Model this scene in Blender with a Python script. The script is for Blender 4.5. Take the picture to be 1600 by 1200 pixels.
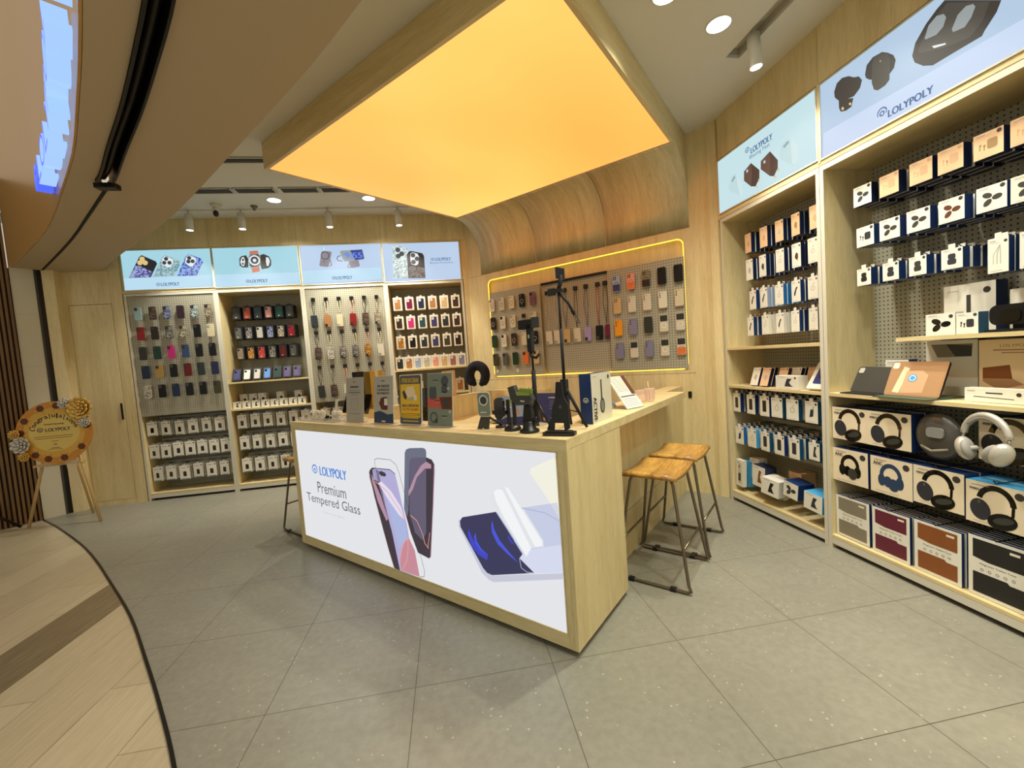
import bpy, bmesh, math, random
from mathutils import Vector, Matrix
from math import sin, cos, pi, sqrt, radians
random.seed(7)
for o in list(bpy.data.objects): bpy.data.objects.remove(o)
SC = bpy.context.scene; COL = SC.collection
# ---------------- camera ----------------
PI_, RO_, YA_ = .0603543, -.0713042, .1461824
fw = Vector((sin(YA_)*cos(PI_), cos(YA_)*cos(PI_), -sin(PI_)))
rt = Vector((cos(YA_), -sin(YA_), 0)); up = rt.cross(fw)
r2 = rt*cos(RO_)+up*sin(RO_); u2 = -rt*sin(RO_)+up*cos(RO_)
cam = bpy.data.cameras.new('camera'); cam.sensor_width = 36; cam.sensor_fit = 'HORIZONTAL'
cam.lens = 654.69/1600*36; cam.clip_start = .05; cam.clip_end = 60
co = bpy.data.objects.new('camera', cam); COL.objects.link(co); SC.camera = co
M3 = Matrix((r2, u2, -fw)).transposed(); co.matrix_world = Matrix.Translation((0, 0, 1.37)) @ M3.to_4x4()
# ---------------- exposure, world ----------------
SC.view_settings.view_transform = 'Standard'; SC.view_settings.look = 'None'
SC.view_settings.gamma = 1; SC.view_settings.use_curve_mapping = False
SC.view_settings.exposure = 0.0
W = bpy.data.worlds.new('mall_ambient'); SC.world = W; W.use_nodes = True
W.node_tree.nodes['Background'].inputs[0].default_value = (1, .92, .74, 1)
W.node_tree.nodes['Background'].inputs[1].default_value = .55

# ---------------- materials ----------------
MATS = {}
def srgb(h):
    return tuple(((c/255)/12.92 if c/255 <= .04045 else ((c/255+.055)/1.055)**2.4) for c in h)
def mat(name, c, rough=.5, metal=0, emi=0, trans=0, coat=0, alpha=1, spec=.5):
    m = bpy.data.materials.new(name); m.use_nodes = True; b = m.node_tree.nodes['Principled BSDF']
    col = (*srgb(c), 1)
    b.inputs['Base Color'].default_value = col; b.inputs['Roughness'].default_value = rough
    b.inputs['Metallic'].default_value = metal; b.inputs['Specular IOR Level'].default_value = spec
    if emi:
        b.inputs['Emission Color'].default_value = col; b.inputs['Emission Strength'].default_value = emi
        b.inputs['Base Color'].default_value = (.02, .02, .02, 1)
    if trans: b.inputs['Transmission Weight'].default_value = trans; b.inputs['IOR'].default_value = 1.1 if trans < .95 else 1.15
    if coat: b.inputs['Coat Weight'].default_value = coat
    if alpha < 1: b.inputs['Alpha'].default_value = alpha
    MATS[name] = m; return m
def nt(m): return m.node_tree.nodes, m.node_tree.links
def mix_rgb(N, L, fac, a, b, mode='MIX'):
    x = N.new('ShaderNodeMix'); x.data_type = 'RGBA'; x.blend_type = mode
    if isinstance(fac, (int, float)): x.inputs[0].default_value = fac
    else: L.new(fac, x.inputs[0])
    for i, v in ((6, a), (7, b)):
        if isinstance(v, tuple): x.inputs[i].default_value = (*v, 1) if len(v) == 3 else v
        else: L.new(v, x.inputs[i])
    return x.outputs[2]
def math_n(N, L, op, a, b=None, c=None):
    x = N.new('ShaderNodeMath'); x.operation = op
    for i, v in enumerate((a, b, c)):
        if v is None: continue
        if isinstance(v, (int, float)): x.inputs[i].default_value = v
        else: L.new(v, x.inputs[i])
    return x.outputs[0]
def objco(N, L, scale=(1, 1, 1), rot=(0, 0, 0), loc=(0, 0, 0)):
    t = N.new('ShaderNodeTexCoord'); mp = N.new('ShaderNodeMapping')
    mp.inputs['Scale'].default_value = scale; mp.inputs['Rotation'].default_value = rot; mp.inputs['Location'].default_value = loc
    L.new(t.outputs['Object'], mp.inputs[0]); return mp.outputs[0]
def noise(N, L, vec, scale, detail=3, rough=.5, dist=0):
    n = N.new('ShaderNodeTexNoise'); n.inputs['Scale'].default_value = scale; n.inputs['Detail'].default_value = detail
    n.inputs['Roughness'].default_value = rough; n.inputs['Distortion'].default_value = dist
    L.new(vec, n.inputs['Vector']); return n.outputs[0]
def ramp(N, L, f, stops):
    r = N.new('ShaderNodeValToRGB'); e = r.color_ramp.elements
    while len(e) < len(stops): e.new(.5)
    for i, (p, c) in enumerate(stops): e[i].position = p; e[i].color = (*c, 1)
    L.new(f, r.inputs[0]); return r.outputs[0]
def wood(name, light, dark, axis='z', rough=.45, k=1.0):
    m = mat(name, light, rough); N, L = nt(m); b = N['Principled BSDF']
    s = {'c': (8, .8, .8), 'z': (7, 7, .7), 'x': (.7, 7, 7), 'y': (7, .7, 7)}[axis]
    v = objco(N, L, s)
    n1 = noise(N, L, v, 1.6*k, 5, .6, .6); n2 = noise(N, L, objco(N, L, tuple(q*5 for q in s)), 3*k, 3, .6)
    c1 = ramp(N, L, n1, [(.33, srgb(dark)), (.62, srgb(light))])
    c2 = mix_rgb(N, L, .35, c1, ramp(N, L, n2, [(.35, srgb(dark)), (.6, srgb(light))]))
    L.new(c2, b.inputs['Base Color']); return m
OAK, OAKD = (224, 208, 160), (199, 180, 128)
wood('oak', OAK, OAKD, 'z'); wood('oak_x', OAK, OAKD, 'x'); wood('oak_y', OAK, OAKD, 'y'); wood('oak_c', OAK, tuple(int(q*.93) for q in OAKD), 'c')
wood('teak', (214, 166, 84), (116, 74, 30), 'y', .35, 1.0)
wood('rib_wood', (118, 86, 48), (92, 64, 32), 'z', .4); wood('pine', (206, 176, 120), (186, 152, 96), 'z')
mat('groove', (78, 58, 34), .8)
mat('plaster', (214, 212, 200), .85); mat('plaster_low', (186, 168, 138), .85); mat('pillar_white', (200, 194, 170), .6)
mat('white_metal', (206, 204, 188), .4); mat('white_paint', (214, 212, 200), .5); mat('black_metal', (18, 18, 20), .4, .3); mat('dark_steel', (40, 36, 32), .35, .6)
mat('steel', (122, 112, 96), .35, .9); mat('chrome', (190, 190, 188), .2, 1); mat('black_plastic', (14, 14, 16), .35); mat('black_matte', (20, 20, 22), .8)
mat('grille', (58, 56, 50), .6); mat('grille_slat', (92, 90, 80), .5); mat('recess_grey', (186, 182, 168), .8)
mat('paper', (226, 222, 206), .6); mat('paper_cream', (232, 210, 170), .6); mat('box_white', (226, 226, 214), .45); mat('box_cream', (228, 216, 188), .5)
mat('box_blue', (20, 48, 98), .4); mat('box_blue2', (36, 110, 176), .4); mat('box_navy', (16, 30, 62), .4); mat('box_dark', (22, 22, 28), .4); mat('box_teal', (20, 76, 110), .4)
mat('ink', (40, 42, 50), .6); mat('ink_grey', (130, 130, 128), .6); mat('ink_light', (176, 174, 164), .6); mat('ink_gold', (150, 120, 80), .5)
mat('peach', (222, 186, 146), .5); mat('peach_d', (196, 160, 124), .5); mat('badge', (60, 58, 58), .3)
mat('acrylic', (232, 236, 230), .06, alpha=.28, spec=.6); mat('clear_plastic', (225, 225, 215), .12, alpha=.32)
mat('clear_case', (232, 226, 204), .15, alpha=.62); mat('screen_black', (8, 8, 10), .08, coat=.6)
mat('pouch', (70, 68, 62), .35, coat=.3); mat('silver_plastic', (200, 198, 188), .25, .4); mat('cushion', (150, 148, 140), .8)
mat('navy_fabric', (16, 18, 30), .95); mat('led_amber', (255, 196, 60), .5, emi=3.2)
mat('gold_leaf', (206, 168, 84), .3, .6); mat('silver_leaf', (190, 186, 176), .35, .5); mat('yellow_disc', (208, 162, 60), .45)
mat('sun_brown', (90, 44, 18), .6); mat('sun_petal', (196, 132, 40), .5); mat('disc_pale', (216, 190, 100), .5); mat('plastic_wrap', (220, 205, 170), .1, alpha=.3)
mat('lens_white', (255, 250, 235), .5, emi=6); mat('spot_lens', (255, 248, 225), .5, emi=8)
mat('sign_blue', (70, 96, 255), .4, emi=1.3); mat('sign_face', (150, 186, 255), .4, emi=1.25)
mat('cctv_red', (190, 60, 40), .6); mat('warn_yellow', (224, 184, 40), .55); mat('sign_grey', (172, 168, 156), .6); mat('sign_green', (116, 128, 114), .6)
mat('sign_navy', (38, 60, 92), .5); mat('coral', (190, 84, 70), .6); mat('skin_tone', (196, 140, 110), .7); mat('lilac_cloth', (150, 160, 196), .8)
mat('poster_blue', (44, 54, 110), .5); mat('lime', (130, 150, 60), .5); mat('taupe_tablet', (170, 134, 98), .3); mat('green_mat', (70, 88, 70), .6); mat('charcoal', (52, 54, 50), .5)
mat('sticker_blue', (70, 160, 214), .4); mat('maroon', (96, 26, 48), .6); mat('tan_leather', (132, 76, 32), .6); mat('grey_leather', (128, 122, 104), .6); mat('leather_black', (26, 26, 26), .6)
mat('fascia_gold', (206, 160, 96), .35, .3); mat('cup', (232, 206, 190), .1, alpha=.35); mat('gold_box', (214, 180, 88), .25, .6); mat('pink_box', (226, 196, 160), .5)
# cases
CASEC = dict(ltblue=(150, 176, 180), brown=(58, 42, 34), navy=(30, 40, 70), plum=(52, 34, 44), bluewhite=(120, 150, 150), taupe=(128, 116, 92), red=(130, 26, 32), dkbrown=(44, 32, 28),
    grey=(84, 84, 78), floral=(126, 116, 86), black=(16, 16, 18), cream=(206, 196, 164), dkgrey=(48, 50, 44), dkgreen=(22, 56, 50), magenta=(190, 44, 120), steelblue=(52, 72, 110),
    gold=(166, 134, 70), dkred=(94, 24, 24), slate=(42, 50, 54), marble=(190, 188, 170), olive=(64, 62, 40), orange=(214, 116, 60), rust=(140, 64, 44), dustpink=(150, 104, 96), silver=(178, 176, 164),
    amber=(226, 150, 30), lav=(126, 124, 150), lilac=(160, 146, 196), mauve=(120, 80, 100), blue=(84, 130, 190), wine=(110, 24, 60), tan=(166, 118, 74), teal=(36, 74, 84),
    indigo=(60, 60, 106), beige=(196, 168, 120), pinky=(214, 150, 130), forest=(30, 58, 34), purple=(78, 66, 110), paleblue=(148, 166, 196), white=(214, 210, 190))
for k, c in CASEC.items(): mat('c_'+k, c, .42, spec=.3)
# sign print inks (backlit film, each gives off its own colour)
EM = dict(p_base=(226, 227, 231), p_cream=(240, 238, 222), p_pale=(196, 202, 226), p_pale2=(212, 216, 238), p_navy=(52, 52, 88), p_silver=(196, 198, 214), p_blue=(70, 84, 214), p_blue2=(60, 66, 196),
    p_roll=(222, 226, 230), p_roll2=(240, 242, 244), p_line=(170, 176, 200), p_dark=(60, 50, 62), p_purple=(96, 90, 114), p_mauve=(176, 140, 160), p_flame=(232, 160, 140), p_privacy=(104, 108, 128),
    p_lilac=(176, 170, 212), p_rose=(196, 136, 150), p_white=(226, 220, 240), p_sky=(168, 180, 222), p_gold=(200, 170, 160), p_logo=(84, 134, 214), p_text=(96, 98, 104), p_faint=(196, 198, 202),
    s_base=(164, 212, 226), s_base2=(184, 206, 234), s_band=(186, 220, 240), s_baser=(196, 226, 232), s_baser2=(178, 202, 226), s_bandr=(198, 216, 242), s_char=(58, 54, 50), s_char2=(76, 72, 66), s_gold=(222, 196, 130), s_metal=(150, 158, 160), s_white=(228, 234, 234),
    s_pale=(190, 218, 222), s_pale2=(206, 228, 232), s_paleln=(140, 170, 180), s_brown=(74, 56, 48), s_brown2=(96, 74, 64), s_black=(38, 36, 40), s_dk=(60, 62, 72), s_orange=(214, 110, 80), s_taupe=(140, 132, 142),
    s_navy=(56, 60, 140), s_mint=(214, 234, 234), s_logo=(70, 104, 150), s_sky2=(96, 140, 246))
for k, c in EM.items(): mat(k, c, .35, emi=1.0, spec=.3)
def glitter(name, a, b, sc=60):
    m = mat(name, a, .4, emi=1.0); N, L = nt(m); v = N.new('ShaderNodeTexVoronoi'); v.inputs['Scale'].default_value = sc
    L.new(objco(N, L), v.inputs['Vector']); r = ramp(N, L, v.outputs['Color'], [(.35, srgb(a)), (.65, srgb(b))]); L.new(r, N['Principled BSDF'].inputs['Emission Color'])
glitter('s_glit1', (70, 66, 130), (160, 170, 220)); glitter('s_glit2', (110, 150, 160), (170, 200, 205)); glitter('s_glit3', (40, 70, 160), (140, 170, 230))
glitter('s_glit4', (150, 176, 184), (224, 234, 226)); glitter('s_glit5', (50, 44, 44), (120, 110, 106))
def pattern(name, a, b, sc=120):
    m = mat(name, a, .42, spec=.3); N, L = nt(m); v = N.new('ShaderNodeTexVoronoi'); v.inputs['Scale'].default_value = sc
    L.new(objco(N, L), v.inputs['Vector']); r = ramp(N, L, v.outputs['Color'], [(.42, srgb(a)), (.58, srgb(b))]); L.new(r, N['Principled BSDF'].inputs['Base Color'])
for nm, a, b in (('brown', (36, 26, 24), (110, 90, 76)), ('navy', (24, 32, 66), (150, 160, 190)), ('bluewhite', (40, 60, 80), (200, 214, 206)), ('taupe', (80, 70, 60), (176, 166, 140)), ('grey', (44, 44, 48), (150, 146, 136)),
                 ('floral', (70, 62, 44), (200, 196, 170)), ('red', (120, 20, 24), (210, 90, 70)), ('gold', (96, 60, 34), (206, 150, 60)), ('check', (26, 26, 28), (176, 172, 160)), ('marble', (210, 206, 190), (120, 112, 100))): pattern('q_'+nm, a, b)
m = mat('q_cream', (210, 200, 170), .4)
# perforated steel pegboard
m = mat('pegboard', (176, 172, 150), .5); N, L = nt(m)
sx = N.new('ShaderNodeSeparateXYZ'); L.new(objco(N, L), sx.inputs[0])
def cell(o): return math_n(N, L, 'SUBTRACT', math_n(N, L, 'FRACT', math_n(N, L, 'MULTIPLY', o, 40.0)), .5)
cx, cz = cell(sx.outputs[0]), cell(sx.outputs[2])
d2 = math_n(N, L, 'ADD', math_n(N, L, 'MULTIPLY', cx, cx), math_n(N, L, 'MULTIPLY', cz, cz))
hole = math_n(N, L, 'LESS_THAN', d2, .032)
L.new(mix_rgb(N, L, hole, srgb((166, 163, 144)), srgb((52, 48, 38))), N['Principled BSDF'].inputs['Base Color'])
# terrazzo shop floor with 0.6 m tiles
m = mat('terrazzo', (140, 134, 116), .38); N, L = nt(m); b = N['Principled BSDF']; v = objco(N, L)
n1 = noise(N, L, v, 1.3, 5, .6); base = ramp(N, L, n1, [(.3, srgb((126, 125, 114))), (.7, srgb((146, 144, 130)))])
n3 = noise(N, L, v, 30, 4, .6); base = mix_rgb(N, L, .25, base, ramp(N, L, n3, [(.35, srgb((124, 120, 106))), (.65, srgb((160, 156, 140)))]))
vo = N.new('ShaderNodeTexVoronoi'); vo.inputs['Scale'].default_value = 34; L.new(v, vo.inputs['Vector'])
sp = math_n(N, L, 'MULTIPLY', math_n(N, L, 'LESS_THAN', vo.outputs['Distance'], .15), math_n(N, L, 'GREATER_THAN', noise(N, L, v, 9, 2), .55))
base = mix_rgb(N, L, math_n(N, L, 'MULTIPLY', sp, .6), base, srgb((196, 190, 168)))
sx = N.new('ShaderNodeSeparateXYZ'); L.new(v, sx.inputs[0])
def seam(o, off, p, w):
    f = math_n(N, L, 'FRACT', math_n(N, L, 'DIVIDE', math_n(N, L, 'SUBTRACT', o, off), p))
    g = math_n(N, L, 'MINIMUM', f, math_n(N, L, 'SUBTRACT', 1.0, f)); return math_n(N, L, 'LESS_THAN', g, w/p)
sm = math_n(N, L, 'MAXIMUM', seam(sx.outputs[0], -.2483-6.006, .6006, .0016), seam(sx.outputs[1], 1.7654-6.006, .6006, .0016))
L.new(mix_rgb(N, L, sm, base, srgb((84, 78, 64))), b.inputs['Base Color'])
# mall floor planks
m = mat('mall_plank', (190, 172, 134), .3); N, L = nt(m); b = N['Principled BSDF']
br = N.new('ShaderNodeTexBrick'); br.offset = .33; br.inputs['Scale'].default_value = 1; br.inputs['Brick Width'].default_value = 1.2; br.inputs['Row Height'].default_value = .3
br.inputs['Mortar Size'].default_value = .0016; br.inputs['Mortar Smooth'].default_value = 0; br.inputs['Bias'].default_value = 0
br.inputs['Color1'].default_value = (*srgb((196, 184, 154)), 1); br.inputs['Color2'].default_value = (*srgb((178, 164, 134)), 1); br.inputs['Mortar'].default_value = (*srgb((90, 74, 50)), 1)
L.new(objco(N, L, rot=(0, 0, pi/2), loc=(.5, -.16, 0)), br.inputs['Vector'])
fine = noise(N, L, objco(N, L, (60, 5, 1)), 1, 4, .6)
c = mix_rgb(N, L, .3, br.outputs['Color'], ramp(N, L, fine, [(.3, srgb((156, 142, 114))), (.7, srgb((208, 198, 170)))]))
L.new(c, b.inputs['Base Color'])
m = mat('dark_plank', (126, 106, 74), .3)
N, L = nt(m); L.new(ramp(N, L, noise(N, L, objco(N, L, (60, 5, 1)), 1, 4, .6), [(.3, srgb((110, 98, 76))), (.7, srgb((140, 126, 100)))]), N['Principled BSDF'].inputs['Base Color'])
# stretched light ceiling: warm LEDs behind fabric, hot spots painted in as emission noise
m = mat('warm_panel', (250, 184, 84), .5, emi=1.0); N, L = nt(m)
n1 = noise(N, L, objco(N, L, (1, .55, 1)), .8, 1, .4)
L.new(ramp(N, L, n1, [(.3, (1.6, .52, .10)), (.5, (1.7, .60, .125)), (.7, (1.8, .71, .17))]), N['Principled BSDF'].inputs['Emission Color'])
N['Principled BSDF'].inputs['Emission Strength'].default_value = 1.0

# ---------------- mesh builder ----------------
def rr(w, h, r, n=4, cx=0, cz=0):
    p = []
    for qx, qz, a0 in ((1, 1, 0), (-1, 1, 90), (-1, -1, 180), (1, -1, 270)):
        for i in range(n+1):
            a = radians(a0+90*i/n); p.append((cx+qx*(w/2-r)+r*cos(a), cz+qz*(h/2-r)+r*sin(a)))
    return p
def circ(r, n=20, cx=0, cz=0, rz=None):
    rz = rz or r; return [(cx+r*cos(2*pi*i/n), cz+rz*sin(2*pi*i/n)) for i in range(n)]
def rect(x0, z0, x1, z1): return [(x0, z0), (x1, z0), (x1, z1), (x0, z1)]
TXT = {}
def text2d(s):
    if s not in TXT:
        cu = bpy.data.curves.new('t', 'FONT'); cu.body = s; cu.align_x = 'CENTER'; cu.align_y = 'CENTER'; cu.size = 1; cu.resolution_u = 3
        ob = bpy.data.objects.new('t', cu); COL.objects.link(ob)
        bpy.context.view_layer.update(); me = bpy.data.meshes.new_from_object(ob.evaluated_get(bpy.context.evaluated_depsgraph_get()))
        vs = [(v.co.x, v.co.y) for v in me.vertices]; fs = [tuple(p.vertices) for p in me.polygons]
        xs = [v[0] for v in vs] or [0]; zs = [v[1] for v in vs] or [0]
        cx, cz = (min(xs)+max(xs))/2, (min(zs)+max(zs))/2
        TXT[s] = ([(a-cx, b-cz) for a, b in vs], fs, max(xs)-min(xs), max(zs)-min(zs))
        bpy.data.objects.remove(ob); bpy.data.curves.remove(cu); bpy.data.meshes.remove(me)
    return TXT[s]
class MB:
    def __init__(s): s.v = []; s.f = []; s.mi = []; s.sm = []; s.names = []; s.X = Matrix()
    def idx(s, m):
        if m not in s.names: s.names.append(m)
        return s.names.index(m)
    def add(s, vs, fs, m, smooth=False):
        o = len(s.v); s.v += [tuple(s.X @ Vector(v)) for v in vs]; k = s.idx(m)
        for f in fs: s.f.append(tuple(o+i for i in f)); s.mi.append(k); s.sm.append(smooth)
        return s
    def box(s, x0, x1, y0, y1, z0, z1, m, front=None):
        vs = [(x, y, z) for x in (x0, x1) for y in (y0, y1) for z in (z0, z1)]
        s.add(vs, [(0, 1, 3, 2), (4, 6, 7, 5), (0, 2, 6, 4), (1, 5, 7, 3), (2, 3, 7, 6)], m)
        s.add(vs, [(0, 4, 5, 1)], front or m); return s
    def prism(s, ol, y0, y1, m, front=None, smooth=False):
        n = len(ol); vs = [(x, y0, z) for x, z in ol]+[(x, y1, z) for x, z in ol]
        s.add(vs, [tuple(range(n, 2*n))]+[], m); s.add(vs, [tuple(range(n))], front or m)
        s.add(vs, [(i, (i+1) % n, n+(i+1) % n, n+i) for i in range(n)], m, smooth); return s
    def vprism(s, ol, z0, z1, m, top=None):   # outline in (x,y)
        n = len(ol); vs = [(x, y, z0) for x, y in ol]+[(x, y, z1) for x, y in ol]
        s.add(vs, [tuple(range(n))]+[(i, (i+1) % n, n+(i+1) % n, n+i) for i in range(n)], m); s.add(vs, [tuple(range(n, 2*n))], top or m); return s
    def face(s, ol, y, m): s.add([(x, y, z) for x, z in ol], [tuple(range(len(ol)))], m); return s
    def line(s, pts, w, y, m):
        for (ax, az), (bx, bz) in zip(pts, pts[1:]):
            dx, dz = bx-ax, bz-az; l = math.hypot(dx, dz) or 1; nx, nz = -dz/l*w/2, dx/l*w/2
            s.face([(ax+nx, az+nz), (bx+nx, bz+nz), (bx-nx, bz-nz), (ax-nx, az-nz)], y, m)
        return s
    def ring(s, cx, cz, r, w, y, m, a0=0, a1=360, n=20, rz=None):
        k = (rz or r)/r; P = [(radians(a0+(a1-a0)*i/n)) for i in range(n+1)]
        s.add([(cx+q*cos(a), y, cz+q*k*sin(a)) for a in P for q in (r-w/2, r+w/2)], [(2*i, 2*i+1, 2*i+3, 2*i+2) for i in range(n)], m); return s
    def text(s, t, cx, cz, w, y, m, h=None, rot=0, bold=0):
        vs, fs, tw, th = text2d(t); k = w/tw; kz = h/th if h else k; c, sn = cos(rot), sin(rot)
        for off in ([0] if not bold else [-bold, 0, bold]):
            s.add([(cx+(a*k+off)*c-b*kz*sn, y-abs(off)*.1, cz+(a*k+off)*sn+b*kz*c) for a, b in vs], fs, m)
        return s
    def logo(s, cx, cz, h, y, m):
        s.ring(cx, cz-.16*h, .21*h, .13*h, y, m, n=14); s.ring(cx, cz-.06*h, .46*h, .14*h, y, m, 12, 168, 12); s.ring(cx, cz-.06*h, .46*h, .09*h, y, m, -32, 12, 4); s.ring(cx, cz-.06*h, .46*h, .09*h, y, m, 168, 212, 4); return s
    def tube(s, pts, r, m, n=8, closed=False, cap=True):
        pts = [Vector(p) for p in pts]; N = len(pts); rs = r if isinstance(r, (list, tuple)) else [r]*N; vs = []; fs = []; prev = None
        for i, p in enumerate(pts):
            a = pts[i-1] if (i or closed) else p; b = pts[(i+1) % N] if (i < N-1 or closed) else p
            t = (b-a).normalized() if (b-a).length > 1e-9 else Vector((0, 0, 1))
            if prev is None: u = t.orthogonal().normalized()
            else:
                u = prev-t*prev.dot(t); u = u.normalized() if u.length > 1e-6 else t.orthogonal().normalized()
            prev = u; w = t.cross(u)
            vs += [tuple(p+(u*cos(2*pi*k/n)+w*sin(2*pi*k/n))*rs[i]) for k in range(n)]
        for i in range(N if closed else N-1):
            j = (i+1) % N; fs += [(i*n+k, i*n+(k+1) % n, j*n+(k+1) % n, j*n+k) for k in range(n)]
        s.add(vs, fs, m, True)
        if cap and not closed: s.add(vs[:n], [tuple(range(n))], m); s.add(vs[-n:], [tuple(range(n))], m)
        return s
    def cyl(s, p0, p1, r, m, n=16, r1=None): return s.tube([p0, p1], [r, r if r1 is None else r1], m, n)
    def lathe(s, prof, m, n=24, c=(0, 0, 0), sy=1):
        vs = [(c[0]+r*cos(2*pi*k/n), c[1]+sy*r*sin(2*pi*k/n), c[2]+z) for r, z in prof for k in range(n)]
        s.add(vs, [(i*n+k, i*n+(k+1) % n, (i+1)*n+(k+1) % n, (i+1)*n+k) for i in range(len(prof)-1) for k in range(n)], m, True)
        for i in ((0, len(prof)-1) if prof[0] != prof[-1] else ()):
            if prof[i][0] > 1e-4: s.add(vs[i*n:(i+1)*n], [tuple(range(n))], m)
        return s
    def ball(s, c, rx, ry, rz, m, n=16, k=8):
        vs = []; 
        for i in range(k+1):
            a = -pi/2+pi*i/k
            vs += [(c[0]+rx*cos(a)*cos(2*pi*j/n), c[1]+ry*cos(a)*sin(2*pi*j/n), c[2]+rz*sin(a)) for j in range(n)]
        s.add(vs, [(i*n+j, i*n+(j+1) % n, (i+1)*n+(j+1) % n, (i+1)*n+j) for i in range(k) for j in range(n)], m, True); return s
    def mesh(s, name):
        me = bpy.data.meshes.new(name); me.from_pydata(s.v, [], s.f)
        for n in s.names: me.materials.append(MATS[n])
        me.polygons.foreach_set('material_index', s.mi); me.polygons.foreach_set('use_smooth', s.sm)
        bm = bmesh.new(); bm.from_mesh(me); bmesh.ops.remove_doubles(bm, verts=bm.verts, dist=1e-6)
        bmesh.ops.recalc_face_normals(bm, faces=bm.faces); bm.to_mesh(me); bm.free(); me.update(); return me
def obj(name, mb, parent=None, label=None):
    me = mb if isinstance(mb, bpy.types.Mesh) else mb.mesh(name)
    o = bpy.data.objects.new(name, me); COL.objects.link(o)
    if parent: o.parent = parent
    if label: o['label'] = label
    return o
def struct(name, mb): o = obj(name, mb); o['kind'] = 'structure'; return o
# frames: B = along the back wall, R = along the right wall, N = along the counter and the niche wall
S2 = sqrt(.5)
ANG = {'B': 0, 'N': -pi/4, 'R': -pi/2}
def P(F, u, d, z=0):
    if F == 'B': return Vector((u, 5.45+d, z))
    if F == 'R': return Vector((2.37+d, -u, z))
    return Vector((S2*(u+d), S2*(d-u), z))
def place(o, F, u, d, z, rz=0): o.location = P(F, u, d, z); o.rotation_euler = (0, 0, ANG[F]+rz); return o
def tag(o, label, cat, group=None):
    o['label'] = label; o['category'] = cat
    if group: o['group'] = group
    return o
def thing(name, label, cat, F, u, d, z, rz=0, group=None):
    o = bpy.data.objects.new(name, None); COL.objects.link(o); o.empty_display_size = .05
    return tag(place(o, F, u, d, z, rz), label, cat, group)
def solo(name, mb, label, cat, F, u, d, z, rz=0, group=None):
    return tag(place(obj(name, mb), F, u, d, z, rz), label, cat, group)
ORD = ['first', 'second', 'third', 'fourth', 'fifth', 'sixth', 'seventh', 'eighth', 'ninth']
ROWS3 = ['top', 'middle', 'bottom']

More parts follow.
